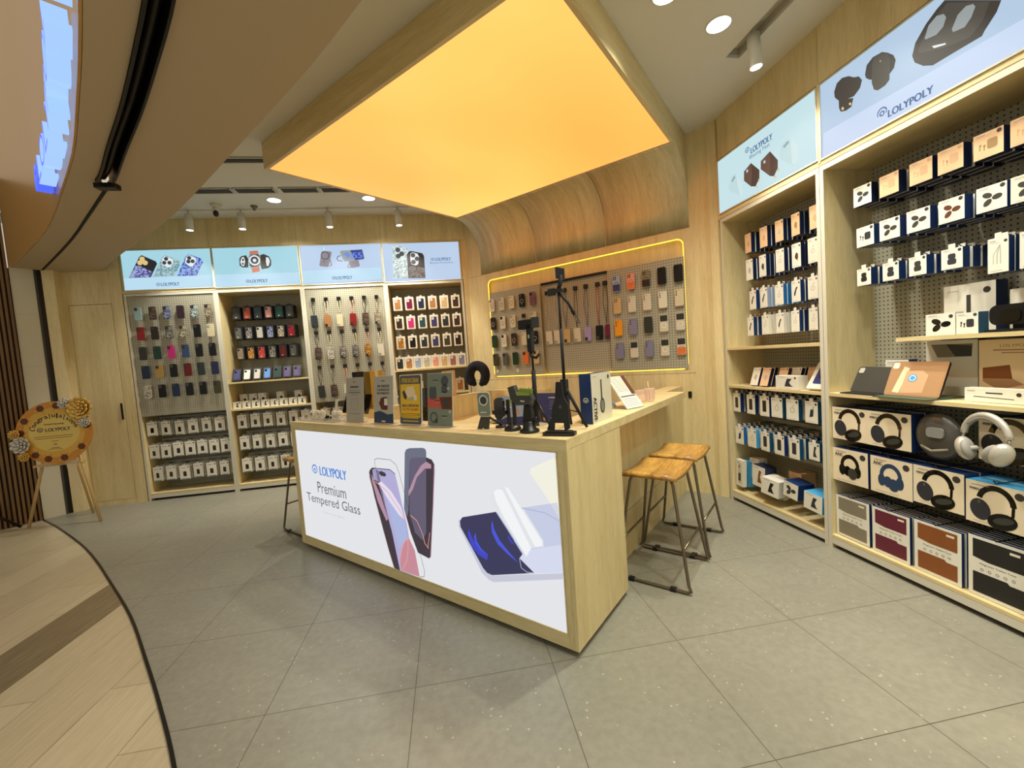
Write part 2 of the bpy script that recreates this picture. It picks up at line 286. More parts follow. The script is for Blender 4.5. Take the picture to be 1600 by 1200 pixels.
ART = {
 'poster': ((-3.312, 0.098, -0.963, 0.938), [
  ('p_cream',1,[(2.205,0.754),(2.333,0.814),(2.349,0.811),(2.349,0.532),(2.278,0.637),(2.203,0.729)]),
  ('p_pale',1,[(1.975,0.507),(2.138,0.555),(2.338,0.611),(2.349,0.567),(2.349,0.341),(2.345,0.286),(2.186,0.244)]),
  ('p_navy',1,[(1.717,0.417),(1.737,0.440),(1.975,0.509),(2.054,0.417),(2.186,0.244),(1.917,0.164),(1.884,0.168),(1.859,0.188),(1.717,0.384)]),
  ('p_silver',1,[(1.707,0.426),(1.717,0.417),(1.717,0.384),(1.859,0.188),(1.884,0.168),(1.917,0.162),(2.345,0.283),(2.343,0.255),(1.926,0.129),(1.894,0.133),(1.849,0.159),(1.705,0.382)]),
  ('p_pale2',2,[(2.186,0.244),(2.104,0.298),(2.143,0.347),(2.349,0.419),(2.349,0.341),(2.345,0.285)]),
  ('p_blue',2,[(1.948,0.461),(1.954,0.418),(1.987,0.363),(2.033,0.322),(2.096,0.272),(2.032,0.302),(1.972,0.340),(1.939,0.395),(1.939,0.436)]),
  ('p_blue2',2,[(1.778,0.387),(1.792,0.350),(1.823,0.308),(1.900,0.270),(1.891,0.238),(1.831,0.256),(1.786,0.295),(1.768,0.351)]),
  ('p_blue',3,[(1.827,0.373),(1.828,0.330),(1.856,0.294),(1.903,0.266),(1.848,0.283),(1.817,0.317),(1.813,0.349)]),
  ('p_blue2',3,[(2.047,0.406),(2.057,0.383),(2.080,0.363),(2.062,0.364),(2.041,0.385)]),
  ('p_roll',3,[(1.944,0.585),(1.960,0.618),(2.000,0.639),(2.051,0.649),(2.097,0.632),(2.144,0.561),(2.250,0.418),(2.251,0.388),(2.179,0.364),(2.146,0.313),(1.988,0.506),(1.944,0.560)]),
  ('p_roll2',4,[(1.972,0.613),(1.999,0.630),(2.030,0.628),(2.179,0.364),(2.146,0.318),(2.035,0.474),(1.981,0.565)]),
  ('p_roll2',4,[(2.044,0.646),(2.068,0.643),(2.244,0.412),(2.242,0.390),(2.202,0.377),(2.142,0.473)]),
  ('L:.004:p_line',4,[(2.138,0.555),(2.271,0.553),(2.342,0.528)]),
  ('L:.004:p_line',4,[(2.104,0.298),(2.111,0.251),(2.145,0.238),(2.186,0.244)]),
  ('p_dark',1,[(1.303,0.759),(1.318,0.780),(1.350,0.790),(1.464,0.800),(1.487,0.795),(1.493,0.779),(1.489,0.747),(1.534,0.737),(1.552,0.711),(1.551,0.677),(1.459,0.160),(1.440,0.141),(1.344,0.155),(1.292,0.268),(1.250,0.408)]),
  ('p_purple',2,[(1.340,0.714),(1.365,0.734),(1.489,0.747),(1.434,0.296),(1.398,0.241),(1.333,0.276),(1.296,0.379)]),
  ('p_mauve',3,[(1.486,0.722),(1.526,0.708),(1.523,0.685),(1.470,0.680),(1.394,0.620),(1.349,0.543),(1.304,0.495),(1.308,0.526),(1.378,0.629),(1.438,0.694)]),
  ('L:.005:p_flame',3,[(1.301,0.380),(1.360,0.354),(1.403,0.278),(1.414,0.227),(1.445,0.204)]),
  ('L:.006:p_mauve',3,[(1.552,0.711),(1.514,0.473),(1.455,0.153)]),
  ('L:.004:p_flame',3,[(1.465,0.302),(1.436,0.202)]),
  ('p_privacy',2,[(1.303,0.759),(1.318,0.780),(1.350,0.790),(1.464,0.800),(1.487,0.795),(1.493,0.779),(1.489,0.747),(1.365,0.734),(1.340,0.714),(1.293,0.415),(1.272,0.362),(1.250,0.408)]),
  ('p_dark',4,[(0.926,0.603),(0.947,0.626),(0.978,0.637),(1.028,0.623),(1.044,0.529),(1.112,0.233),(1.157,0.000),(1.130,0.000),(1.100,0.002),(1.050,0.143),(0.925,0.566)]),
  ('p_lilac',4,[(0.965,0.623),(0.999,0.636),(1.150,0.641),(1.195,0.619),(1.265,0.312),(1.276,0.228),(1.343,0.005),(1.207,0.000),(1.157,0.000),(1.112,0.233),(1.011,0.550),(0.966,0.558)]),
  ('p_mauve',5,[(0.950,0.592),(0.970,0.558),(1.033,0.450),(1.084,0.317),(1.064,0.301),(0.991,0.418),(0.951,0.543)]),
  ('p_rose',5,[(1.276,0.228),(1.318,0.164),(1.343,0.005),(1.168,0.006),(1.167,0.067),(1.210,0.177),(1.254,0.224)]),
  ('p_white',5,[(1.048,0.555),(1.140,0.503),(1.224,0.416),(1.251,0.340),(1.197,0.362),(1.111,0.436),(1.015,0.538)]),
  ('p_sky',5,[(1.095,0.459),(1.197,0.362),(1.250,0.338),(1.254,0.224),(1.201,0.175),(1.168,0.143),(1.129,0.287)]),
  ('L:.006:p_flame',6,[(0.985,0.547),(1.100,0.498),(1.203,0.400),(1.254,0.341)]),
  ('L:.006:p_flame',6,[(1.167,0.054),(1.174,0.107),(1.222,0.192),(1.263,0.228),(1.258,0.163),(1.235,0.083),(1.188,0.015)]),
  ('p_dark',6,[(1.033,0.617),(1.058,0.623),(1.093,0.617),(1.107,0.602),(1.090,0.591),(1.053,0.591),(1.035,0.602)]),
  ('L:.003:p_dark',6,[(0.999,0.639),(0.998,0.690),(1.023,0.701),(1.159,0.704),(1.212,0.678),(1.234,0.632),(1.315,0.346),(1.392,0.054),(1.384,0.018),(1.343,0.005)]),
  ('L:.004:p_gold',6,[(0.926,0.603),(0.966,0.415),(1.094,0.004)]),
  ('L:.005:p_dark',6,[(0.936,0.613),(0.967,0.634),(1.150,0.641),(1.195,0.619)]),
 ]),
 'r2': ((-2.333, 2.461, -1.41, 2.895), [
  ('s_bandr',1,[(0.015,0.144),(0.923,0.113),(0.923,0.000),(0.034,0.000),(0.008,0.000)]),
  ('s_char',1,[(0.092,0.340),(0.110,0.377),(0.144,0.386),(0.184,0.370),(0.215,0.343),(0.242,0.331),(0.260,0.300),(0.248,0.265),(0.213,0.243),(0.157,0.254),(0.116,0.278),(0.095,0.307)]),
  ('s_char',2,[(0.120,0.277),(0.209,0.235),(0.196,0.195),(0.163,0.192),(0.131,0.205),(0.121,0.231)]),
  ('s_gold',3,[(0.137,0.224),(0.145,0.225),(0.152,0.215),(0.151,0.206),(0.142,0.207),(0.136,0.215)]),
  ('s_gold',3,[(0.182,0.222),(0.190,0.223),(0.197,0.214),(0.196,0.206),(0.188,0.207),(0.182,0.215)]),
  ('s_char',1,[(0.277,0.317),(0.287,0.359),(0.320,0.378),(0.369,0.371),(0.396,0.349),(0.425,0.317),(0.436,0.285),(0.427,0.252),(0.407,0.238),(0.304,0.272),(0.282,0.296)]),
  ('s_char2',2,[(0.316,0.346),(0.327,0.373),(0.369,0.366),(0.399,0.343),(0.409,0.310),(0.404,0.208),(0.383,0.194),(0.345,0.192),(0.324,0.209),(0.313,0.252)]),
  ('s_gold',3,[(0.357,0.336),(0.363,0.333),(0.364,0.327),(0.357,0.329)]),
  ('s_char',1,[(0.512,0.252),(0.527,0.303),(0.574,0.355),(0.618,0.386),(0.650,0.401),(0.849,0.239),(0.834,0.204),(0.794,0.159),(0.785,0.144),(0.679,0.147),(0.600,0.148),(0.561,0.172),(0.523,0.213)]),
  ('s_char2',2,[(0.538,0.258),(0.579,0.338),(0.660,0.381),(0.812,0.264),(0.790,0.206),(0.743,0.169),(0.643,0.196),(0.544,0.242)]),
  ('s_metal',3,[(0.568,0.293),(0.585,0.340),(0.618,0.357),(0.647,0.343),(0.656,0.321),(0.644,0.289),(0.617,0.274),(0.573,0.285)]),
  ('s_metal',3,[(0.677,0.253),(0.700,0.298),(0.730,0.311),(0.756,0.299),(0.763,0.282),(0.749,0.249),(0.725,0.226),(0.682,0.237)]),
  ('s_white',3,[(0.598,0.237),(0.654,0.211),(0.653,0.204),(0.606,0.221)]),
 ]),
 'r1': ((-3.317, 2.468, -2.367, 2.893), [
  ('s_pale',1,[(0.124,0.167),(0.163,0.242),(0.217,0.241),(0.277,0.131),(0.285,0.041),(0.247,0.055),(0.142,0.132)]),
  ('s_paleln',2,[(0.160,0.206),(0.195,0.231),(0.210,0.212),(0.171,0.189)]),
  ('s_brown',1,[(0.307,0.214),(0.383,0.243),(0.466,0.155),(0.463,0.096),(0.422,0.055),(0.375,0.074),(0.303,0.146)]),
  ('s_brown2',2,[(0.307,0.214),(0.383,0.243),(0.391,0.152),(0.375,0.074),(0.303,0.146)]),
  ('s_white',2,[(0.330,0.213),(0.350,0.214),(0.351,0.193),(0.334,0.190)]),
  ('s_gold',1,[(0.450,0.097),(0.466,0.093),(0.465,0.074),(0.451,0.076)]),
  ('s_gold',1,[(0.422,0.055),(0.438,0.053),(0.451,0.039),(0.428,0.042)]),
  ('s_brown',1,[(0.483,0.210),(0.572,0.237),(0.640,0.145),(0.638,0.092),(0.601,0.053),(0.569,0.067),(0.480,0.154)]),
  ('s_brown2',2,[(0.483,0.210),(0.572,0.237),(0.573,0.153),(0.565,0.069),(0.480,0.154)]),
  ('s_white',2,[(0.505,0.197),(0.523,0.201),(0.531,0.182),(0.513,0.177)]),
  ('s_gold',1,[(0.634,0.091),(0.650,0.086),(0.649,0.068),(0.635,0.071)]),
  ('s_gold',1,[(0.596,0.053),(0.615,0.052),(0.627,0.037),(0.602,0.040)]),
  ('s_pale',1,[(0.658,0.191),(0.690,0.239),(0.754,0.233),(0.807,0.162),(0.812,0.080),(0.784,0.041),(0.742,0.072),(0.660,0.143)]),
  ('s_paleln',2,[(0.689,0.214),(0.731,0.230),(0.742,0.213),(0.698,0.194)]),
  ('s_pale2',2,[(0.754,0.233),(0.807,0.162),(0.812,0.080),(0.784,0.044),(0.759,0.067),(0.755,0.159)]),
  ('s_pale2',2,[(0.217,0.241),(0.277,0.131),(0.285,0.041),(0.254,0.052),(0.228,0.151)]),
 ]),
 'b1': ((-3.585, 2.46, -2.65, 2.905), [
  ('s_band',1,[(0.000,0.000),(0.000,0.137),(0.916,0.144),(0.908,0.006),(0.179,0.000)]),
  ('s_black',1,[(0.056,0.141),(0.186,0.372),(0.213,0.392),(0.351,0.318),(0.363,0.289),(0.280,0.139)]),
  ('s_glit1',2,[(0.061,0.144),(0.144,0.284),(0.199,0.261),(0.300,0.201),(0.274,0.142)]),
  ('s_glit2',1,[(0.306,0.141),(0.426,0.364),(0.454,0.384),(0.595,0.323),(0.607,0.287),(0.530,0.143)]),
  ('s_white',2,[(0.424,0.350),(0.453,0.373),(0.526,0.339),(0.535,0.304),(0.496,0.245),(0.464,0.244),(0.408,0.285)]),
  ('s_glit3',1,[(0.553,0.139),(0.670,0.362),(0.705,0.387),(0.831,0.336),(0.850,0.293),(0.763,0.136)]),
  ('s_white',2,[(0.669,0.348),(0.702,0.375),(0.772,0.342),(0.775,0.302),(0.732,0.247),(0.706,0.246),(0.656,0.286)]),
  ('O:0.028000:s_gold',3,[(0.215,0.348)]),
  ('O:0.028000:s_gold',3,[(0.187,0.307)]),
  ('O:0.028000:s_gold',3,[(0.241,0.305)]),
  ('O:0.022000:s_dk',3,[(0.462,0.342)]),
  ('O:0.022000:s_dk',3,[(0.438,0.298)]),
  ('O:0.022000:s_dk',3,[(0.493,0.296)]),
  ('O:0.022000:s_dk',3,[(0.705,0.344)]),
  ('O:0.022000:s_dk',3,[(0.693,0.303)]),
  ('O:0.022000:s_dk',3,[(0.738,0.304)]),
 ]),
 'b2': ((-2.63, 2.45, -1.69, 2.905), [
  ('s_band',1,[(0.010,0.149),(0.931,0.141),(0.924,0.001),(0.001,0.009)]),
  ('s_char',1,[(0.287,0.324),(0.307,0.352),(0.363,0.364),(0.385,0.321),(0.375,0.220),(0.314,0.223),(0.283,0.245)]),
  ('s_char',1,[(0.518,0.359),(0.560,0.372),(0.618,0.341),(0.636,0.290),(0.628,0.232),(0.598,0.205),(0.522,0.193),(0.508,0.259)]),
  ('s_white',2,[(0.313,0.337),(0.340,0.344),(0.349,0.293),(0.329,0.236),(0.303,0.245),(0.294,0.288)]),
  ('s_white',2,[(0.583,0.335),(0.610,0.327),(0.622,0.283),(0.600,0.226),(0.580,0.234),(0.576,0.285)]),
  ('s_dk',3,[(0.317,0.323),(0.336,0.325),(0.336,0.299),(0.317,0.297)]),
  ('s_dk',3,[(0.312,0.277),(0.331,0.279),(0.325,0.251),(0.311,0.254)]),
  ('s_orange',2,[(0.407,0.409),(0.496,0.415),(0.511,0.359),(0.495,0.245),(0.499,0.172),(0.416,0.158),(0.409,0.219),(0.401,0.349)]),
  ('s_metal',3,[(0.392,0.349),(0.418,0.380),(0.500,0.381),(0.520,0.352),(0.514,0.251),(0.483,0.216),(0.408,0.212),(0.387,0.242)]),
  ('s_black',4,[(0.401,0.342),(0.421,0.370),(0.496,0.371),(0.511,0.345),(0.505,0.256),(0.477,0.228),(0.412,0.225),(0.395,0.246)]),
  ('O:.062:s_white',5,[(0.453,0.301)]),
  ('O:.044:s_dk',6,[(0.453,0.301)]),
  ('O:.02:s_white',7,[(0.453,0.301)]),
 ]),
 'b3': ((-1.66, 2.44, -0.72, 2.903), [
  ('s_band',1,[(0.011,0.167),(0.930,0.174),(0.925,0.027),(0.002,0.016)]),
  ('s_taupe',1,[(0.244,0.383),(0.265,0.394),(0.353,0.387),(0.363,0.372),(0.308,0.200),(0.212,0.215),(0.207,0.230)]),
  ('O:.05:s_dk',2,[(0.283,0.340)]),
  ('O:.04:s_taupe',3,[(0.283,0.340)]),
  ('L:.008:s_dk',2,[(0.264,0.277),(0.259,0.256)]),
  ('L:.012:s_taupe',2,[(0.332,0.310),(0.349,0.224),(0.323,0.211)]),
  ('L:.008:s_white',2,[(0.272,0.396),(0.284,0.445)]),
  ('s_metal',1,[(0.459,0.379),(0.477,0.392),(0.726,0.399),(0.740,0.288),(0.729,0.274),(0.506,0.261),(0.484,0.290)]),
  ('s_navy',2,[(0.580,0.393),(0.719,0.399),(0.737,0.288),(0.631,0.271)]),
  ('s_taupe',1,[(0.550,0.262),(0.666,0.270),(0.678,0.205),(0.666,0.191),(0.581,0.180),(0.566,0.191)]),
  ('L:.012:s_metal',2,[(0.560,0.252),(0.534,0.189),(0.575,0.185)]),
  ('L:.008:s_dk',2,[(0.464,0.333),(0.429,0.323),(0.415,0.293),(0.438,0.268),(0.479,0.269)]),
 ]),
 'b4': ((-0.695, 2.43, 0.243, 2.898), [
  ('s_glit4',1,[(0.093,0.049),(0.109,0.041),(0.108,0.395),(0.136,0.437),(0.186,0.442),(0.297,0.406),(0.309,0.374),(0.277,0.034)]),
  ('s_mint',2,[(0.157,0.407),(0.191,0.418),(0.246,0.397),(0.258,0.361),(0.244,0.282),(0.214,0.268),(0.165,0.285),(0.151,0.336)]),
  ('s_black',2,[(0.283,0.036),(0.288,0.331),(0.316,0.366),(0.352,0.369),(0.479,0.339),(0.498,0.302),(0.493,0.029)]),
  ('s_glit5',3,[(0.299,0.171),(0.336,0.184),(0.493,0.156),(0.492,0.032),(0.285,0.038)]),
  ('s_white',3,[(0.332,0.337),(0.358,0.355),(0.421,0.334),(0.435,0.290),(0.417,0.203),(0.387,0.190),(0.338,0.206),(0.325,0.257)]),
  ('O:0.030000:s_dk',4,[(0.184,0.389)]),
  ('O:0.030000:s_dk',4,[(0.227,0.340)]),
  ('O:0.030000:s_dk',4,[(0.182,0.313)]),
  ('O:0.028000:s_dk',4,[(0.362,0.317)]),
  ('O:0.028000:s_dk',4,[(0.408,0.272)]),
  ('O:0.028000:s_dk',4,[(0.362,0.234)]),
 ]),
}
# ---------------- lamps in the ceiling ----------------
def spot_lamp(parent, loc, target, power, angle=60, col=(1, .98, .82), blend=.6, r=.03):
    l = bpy.data.lights.new('lamp_light', 'SPOT'); l.energy = power; l.spot_size = radians(angle); l.spot_blend = blend; l.color = col; l.shadow_soft_size = r
    o = bpy.data.objects.new('lamp_light', l); COL.objects.link(o); o.parent = parent; o.location = loc
    o.rotation_euler = (Vector(target)-Vector(loc)).to_track_quat('-Z', 'Y').to_euler(); return o
def downlight(x, y, label, power=38):
    t = bpy.data.objects.new('downlight', None); COL.objects.link(t); t.location = (x, y, 3.25); tag(t, label, 'ceiling light', 'round recessed downlights')
    mb = MB(); mb.lathe([(.066, -.004), (.075, -.004), (.075, 0.0), (.066, 0.0), (.066, -.004)], 'white_paint', 28); obj('trim_ring', mb, t)
    mb = MB(); mb.lathe([(.0001, -.003), (.066, -.003), (.066, 0), (.0001, 0)], 'lens_white', 28); obj('lens', mb, t, 'glowing white lens')
    spot_lamp(t, (0, 0, -.012), (0, 0, -3), power, 130, (1, .98, .84), .8, .05)
for x, y, lb in ((-1.714, 4.934, 'left one of the two round downlights near the back spotlights'), (-.728, 4.916, 'round downlight half hidden behind the glowing ceiling panel edge'),
                 (1.733, 2.367, 'bright round downlight fully in view beside the right ceiling channel'), (1.30, 2.19, 'round downlight cut off by the top edge of the photo'),
                 (1.5, .9, 'unseen fill downlight added above the floor in front of the right shelves'), (.6, 1.0, 'unseen fill downlight added above the floor in front of the counter'), (1.5, -.5, 'unseen fill downlight added by the shop entrance'),
                 (-2.6, 4.2, 'unseen fill downlight added behind the lowered soffit near the back wall'),):
    downlight(x, y, lb, 115)  # last four downlights are unseen, added as general interior fill
def track_spot(x, y, label, target, L=.17, power=60, z=3.25, vis=True):
    t = bpy.data.objects.new('spotlight', None); COL.objects.link(t); t.location = (x, y, z); tag(t, label, 'spotlight', 'white cylinder spotlights')
    ax = (Vector(target)-Vector((x, y, z-.05))).normalized(); ax = (ax+Vector((0, 0, -2.2))).normalized()
    a = Vector((0, 0, -.045)); b = a+ax*L
    mb = MB(); mb.cyl((0, 0, 0), (0, 0, -.05), .012, 'white_paint', 10); obj('stem', mb, t)
    mb = MB(); mb.cyl(a, b, .037, 'white_paint', 24); bd = obj('body', mb, t)
    mb = MB(); mb.cyl(b, b+ax*.003, .031, 'spot_lens', 24); obj('lens', mb, bd, 'lit round lens')
    spot_lamp(t, tuple(b+ax*.012), tuple(Vector(target)-Vector((x, y, z))), power, 75, (1, .95, .84))
for x, lb, tx in ((-2.692, 'leftmost white cylinder spotlight on the back wall track', -3.1), (-2.162, 'white cylinder spotlight just right of the security camera', -2.2),
              (-1.232, 'white cylinder spotlight above the phone stand lightbox', -1.1), (-.454, 'rightmost white cylinder spotlight on the back wall track', -.2)):
    track_spot(x, 5.18, lb, (tx, 5.5, 1.3), power=85)
track_spot(2.015, 2.44, 'white cylinder spotlight hanging from the right ceiling channel', (2.6, 2.5, 1.2), .19, 46, 3.30)
for y in (1.75, 1.0, .2): track_spot(2.015, y, 'white cylinder spotlight in the ceiling channel beyond the photo edge', (2.6, y+.1, 1.0), .19, 46, 3.30)
# security camera
t = bpy.data.objects.new('security_camera', None); COL.objects.link(t); t.location = (-2.344, 5.038, 3.25); tag(t, 'white dome security camera with black lens on the ceiling', 'camera')
mb = MB(); mb.lathe([(.05, 0), (.05, -.02), (.03, -.03), (.001, -.03)], 'white_paint', 20); obj('base', mb, t)
mb = MB(); mb.tube([(0, 0, -.03), (0, 0, -.055), (.005, -.02, -.09)], [.03, .036, .034], 'white_paint', 16); obj('housing', mb, t)
mb = MB(); mb.ball((.01, -.035, -.105), .026, .03, .034, 'black_plastic'); obj('lens', mb, t, 'black round lens')
t = bpy.data.objects.new('smoke_detector', None); COL.objects.link(t); t.location = (-1.98, 5.09, 3.25); tag(t, 'small grey ceiling detector beside the second back spotlight', 'detector')
mb = MB(); mb.lathe([(.035, 0), (.035, -.012), (.02, -.022), (.012, -.05), (.001, -.052)], 'steel', 16); obj('sensor_body', mb, t)

# ---------------- setting ----------------
FAS = [(-4.44, 5.15), (-4.0, 4.78), (-3.33, 4.17), (-2.9, 3.74), (-2.5, 3.31), (-1.99, 2.75), (-1.59, 2.26), (-1.32, 1.92), (-1.07, 1.588), (-.8, 1.18), (-.5, .68), (-.3, .3), (-.1, -.2), (.05, -.8)]
INN = [(-3.80, 5.45), (-3.111, 4.76), (-2.27, 3.96), (-1.624, 3.27), (-1.034, 2.606), (-.691, 2.221), (-.427, 1.913), (-.204, 1.634), (0, 1.36), (.3, .88), (.6, .3), (.8, -.3), (.9, -.8)]
SLR = [(-4.36, 5.42), (-3.226, 4.34), (-2.6, 3.70), (-2.15, 3.235), (-1.969, 3.05), (-1.692, 2.72), (-1.345, 2.316), (-1.013, 1.906), (-.832, 1.673), (-.55, 1.27), (-.22, .72), (0, .25), (.2, -.3), (.3, -.8)]
def cr(pts, n=4):   # smooth curve through points
    out = []; Q = [Vector(p) for p in pts]; Q = [Q[0]*2-Q[1]]+Q+[Q[-1]*2-Q[-2]]
    for i in range(1, len(Q)-2):
        for k in range(n):
            t = k/n; a, b, c, d = Q[i-1:i+3]
            out.append(.5*((2*b)+(c-a)*t+(2*a-5*b+4*c-d)*t*t+(3*b-a-3*c+d)*t**3))
    out.append(Q[-2]); return out
def offs(c, w):
    o = []
    for i, p in enumerate(c):
        t = (c[min(i+1, len(c)-1)]-c[max(i-1, 0)]).normalized(); ww = w(i/(len(c)-1)) if callable(w) else w
        o.append(Vector((p[0]-t[1]*ww, p[1]+t[0]*ww)))
    return o   # positive = to the left of travel (towards the shop)
F_, I_, R_ = cr(FAS), cr(INN), cr(SLR)
def band(mb, A, B, z0, z1, m):
    n = min(len(A), len(B))
    for i in range(n-1): mb.vprism([A[i], A[i+1], B[i+1], B[i]], z0, z1, m)
def resamp(c, n):
    L = [0]
    for a, b in zip(c, c[1:]): L.append(L[-1]+(b-a).length)
    out = []; j = 0
    for k in range(n):
        s = L[-1]*k/(n-1)
        while j < len(L)-2 and L[j+1] < s: j += 1
        out.append(c[j].lerp(c[j+1], (s-L[j])/max(1e-9, L[j+1]-L[j])))
    return out
# floors
mb = MB(); Fr = resamp(F_, 60)
for a, b in zip(Fr, Fr[1:]): mb.add([(a.x, a.y, 0), (b.x, b.y, 0), (3.2, b.y, 0), (3.2, a.y, 0)], [(0, 1, 2, 3)], 'terrazzo')
mb.add([(-4.44, 5.15, 0), (3.2, 5.15, 0), (3.2, 6, 0), (-4.9, 6, 0)], [(0, 1, 2, 3)], 'terrazzo')
mb.add([(.05, -.8, 0), (3.2, -.8, 0), (3.2, -3, 0), (.4, -3, 0)], [(0, 1, 2, 3)], 'terrazzo')
struct('floor', mb)
mb = MB()
def fx(y):
    for a, b in zip(Fr, Fr[1:]):
        if (a.y-y)*(b.y-y) <= 0 and a.y != b.y: return a.x+(b.x-a.x)*(y-a.y)/(b.y-a.y)
    return .4 if y < 0 else -4.44
ys = [6-i*.15 for i in range(61)]
for y0, y1 in zip(ys, ys[1:]):
    xa, xb = fx(y0), fx(y1)
    mb.add([(-9, y0, -.003), (xa+.02, y0, -.003), (xb+.02, y1, -.003), (-9, y1, -.003)], [(0, 1, 2, 3)], 'mall_plank')
struct('floor', mb)
mb = MB(); pts = []   # one darker run of planks
mb.add([(-2.46, 1.6, 0), (-2.16, 1.6, 0), (-2.16, fx(2.95)*0+2.93, 0), (-2.46, 3.26, 0)], [(0, 1, 2, 3)], 'dark_plank'); struct('trim_2', mb)
mb = MB(); band(mb, F_, offs(F_, -.013), -.002, .004, 'dark_steel'); struct('trim_1', mb)
# soffit over the shop front with roller-shutter slot
mb = MB(); n = 60; R2_ = resamp(R_, n); wide = lambda t: -.085 if t > .40 else -.022
SL = offs(R2_, wide); Fo = resamp(F_, n); Io = resamp(I_, n)
band(mb, offs(Fo, .012), SL, 2.69, 2.74, 'plaster_low'); band(mb, offs(R2_[:int(n*.42)], -.006), offs(R2_[:int(n*.42)], -.020), 2.686, 2.70, 'black_matte'); band(mb, R2_, Io, 2.69, 2.74, 'plaster_low'); band(mb, SL, R2_, 2.80, 2.83, 'black_matte')
band(mb, offs(Io, 0), offs(Io, -.02), 2.70, 3.26, 'plaster')
mb.vprism([SL[0], R2_[0], (-3.79, 5.46), (-4.5, 5.46)], 2.69, 2.74, 'plaster_low')
struct('ceiling', mb)
mb = MB(); j0 = int(n*.41); RR = R2_[j0:]; LL = SL[j0:]
mid = [(a+b)/2 for a, b in zip(RR, LL)]
mb.tube([(p.x, p.y, 2.725) for p in mid], .018, 'dark_steel', 8)
band(mb, offs(mid, .040), offs(mid, .030), 2.675, 2.80, 'dark_steel'); band(mb, offs(mid, -.030), offs(mid, -.040), 2.675, 2.80, 'dark_steel')
p = R2_[j0]; mb.box(p.x-.09, p.x+.03, p.y-.03, p.y+.03, 2.66, 2.69, 'dark_steel'); struct('trim_3', mb)
# curved fascia on the mall side
mb = MB(); band(mb, F_, offs(F_, .010), 2.69, 6.5, 'fascia_gold'); struct('wall_front', mb)
# ceiling with channel recess on the right and slot at the back
mb = MB(); xs = [-4.9, -2.85, .25, 1.966, 2.065, 2.75]; yv = [-.8, 2.63, 5.165, 5.215, 5.8]
def edge(y):
    b = -4.6
    for p, q in zip(Io, Io[1:]):
        if (p.y-y)*(q.y-y) <= 0 and p.y != q.y: b = p.x+(q.x-p.x)*(y-p.y)/(q.y-p.y)
    return b-.12
yy = sorted(set(yv+[-.8+.3*i for i in range(21)]))
holes = [(1.966, 2.065, -.8, 2.63), (-2.85, .25, 5.165, 5.215)]
for y0, y1 in zip(yy, yy[1:]):
    for x0, x1 in zip(xs, xs[1:]):
        xa = max(x0, edge((y0+y1)/2))
        if xa >= x1 or any(h[0] <= x0 and x1 <= h[1] and h[2] <= y0 and y1 <= h[3] for h in holes): continue
        mb.box(xa, x1, y0, y1, 3.25, 3.27, 'plaster')
for h in holes:
    mb.box(h[0]-.01, h[0], h[2], h[3], 3.27, 3.31, 'recess_grey'); mb.box(h[1], h[1]+.01, h[2], h[3], 3.27, 3.31, 'recess_grey'); mb.box(h[0]-.01, h[1]+.01, h[3], h[3]+.01, 3.27, 3.31, 'recess_grey'); mb.box(h[0]-.01, h[1]+.01, h[2], h[3]+.01, 3.31, 3.33, 'recess_grey')
struct('ceiling', mb)
# ceiling vents
for i, (x0, x1, y0, y1, lb) in enumerate(((-2.50, -2.0, 4.60, 4.73, 'leftmost dark slotted air vent in the ceiling, partly behind the soffit'), (-1.98, -1.6, 4.60, 4.73, 'dark slotted air vent, second from left in the ceiling row'),
        (-1.55, -1.18, 4.60, 4.73, 'dark slotted air vent, third from left in the ceiling row'), (-1.16, -.8, 4.60, 4.73, 'dark slotted air vent touching the edge of the glowing panel'), (-1.95, -1.1, 3.975, 4.075, 'nearer dark slotted air vent beside the wooden ceiling box corner'))):
    t = bpy.data.objects.new('ceiling_vent', None); COL.objects.link(t); t.location = (x0, y0, 3.25); tag(t, lb, 'air vent', 'dark slotted ceiling vents'); w, d = x1-x0, y1-y0
    mb = MB(); mb.box(0, w, 0, d, -.004, -.001, 'grille'); obj('backing', mb, t)
    mb = MB(); [mb.box(0, w, a, a+.008, -.010, -.001, 'white_paint') for a in (0, d-.008)]; [mb.box(a, a+.012, 0, d, -.010, -.001, 'white_paint') for a in (0, w-.012)]; obj('frame', mb, t)
    mb = MB(); [mb.box(.012, w-.012, .02+k*.026, .026+k*.026, -.008, -.004, 'grille_slat') for k in range(int((d-.02)/.026))]; obj('slat', mb, t)
# back wall: header above the bays, plain wood left with the flush door
mb = MB()
xs_ = [-3.62, -2.66, -1.69, -.71, .36]
mb.box(-3.62, .40, 5.47, 5.9, 2.425, 3.25, 'oak')
for a, b in zip(xs_, xs_[1:]): mb.box(a+.0015, b-.0015, 5.45, 5.47, 2.925, 3.25, 'oak')
mb.box(-3.62, .36, 5.45, 5.47, 2.908, 2.9225, 'oak_x')
mb.box(-3.62, .36, 5.452, 5.47, 2.425, 2.452, 'oak_x')
mb.box(.27, .40, 5.45, 5.9, 0, 2.908, 'oak')
for a in (-2.64, -1.675, -.7075): mb.box(a, a+.012 if a < -1 else a+.01, 5.448, 5.47, 2.44, 2.9225, 'oak')
mb.box(-4.6, -3.64, 5.47, 5.6, 0, 3.25, 'groove')
mb.box(-4.6, -4.172, 5.45, 5.47, 0, 3.25, 'oak'); mb.box(-3.737, -3.622, 5.45, 5.9, 0, 3.25, 'oak'); mb.box(-4.17, -3.739, 5.45, 5.47, 2.32, 3.25, 'oak'); mb.box(-4.17, -3.739, 5.45, 5.47, 0, .055, 'oak')
struct('wall_back', mb)
t = bpy.data.objects.new('door_1', None); COL.objects.link(t); t.location = (-4.17, 5.45, .058); t['kind'] = 'structure'
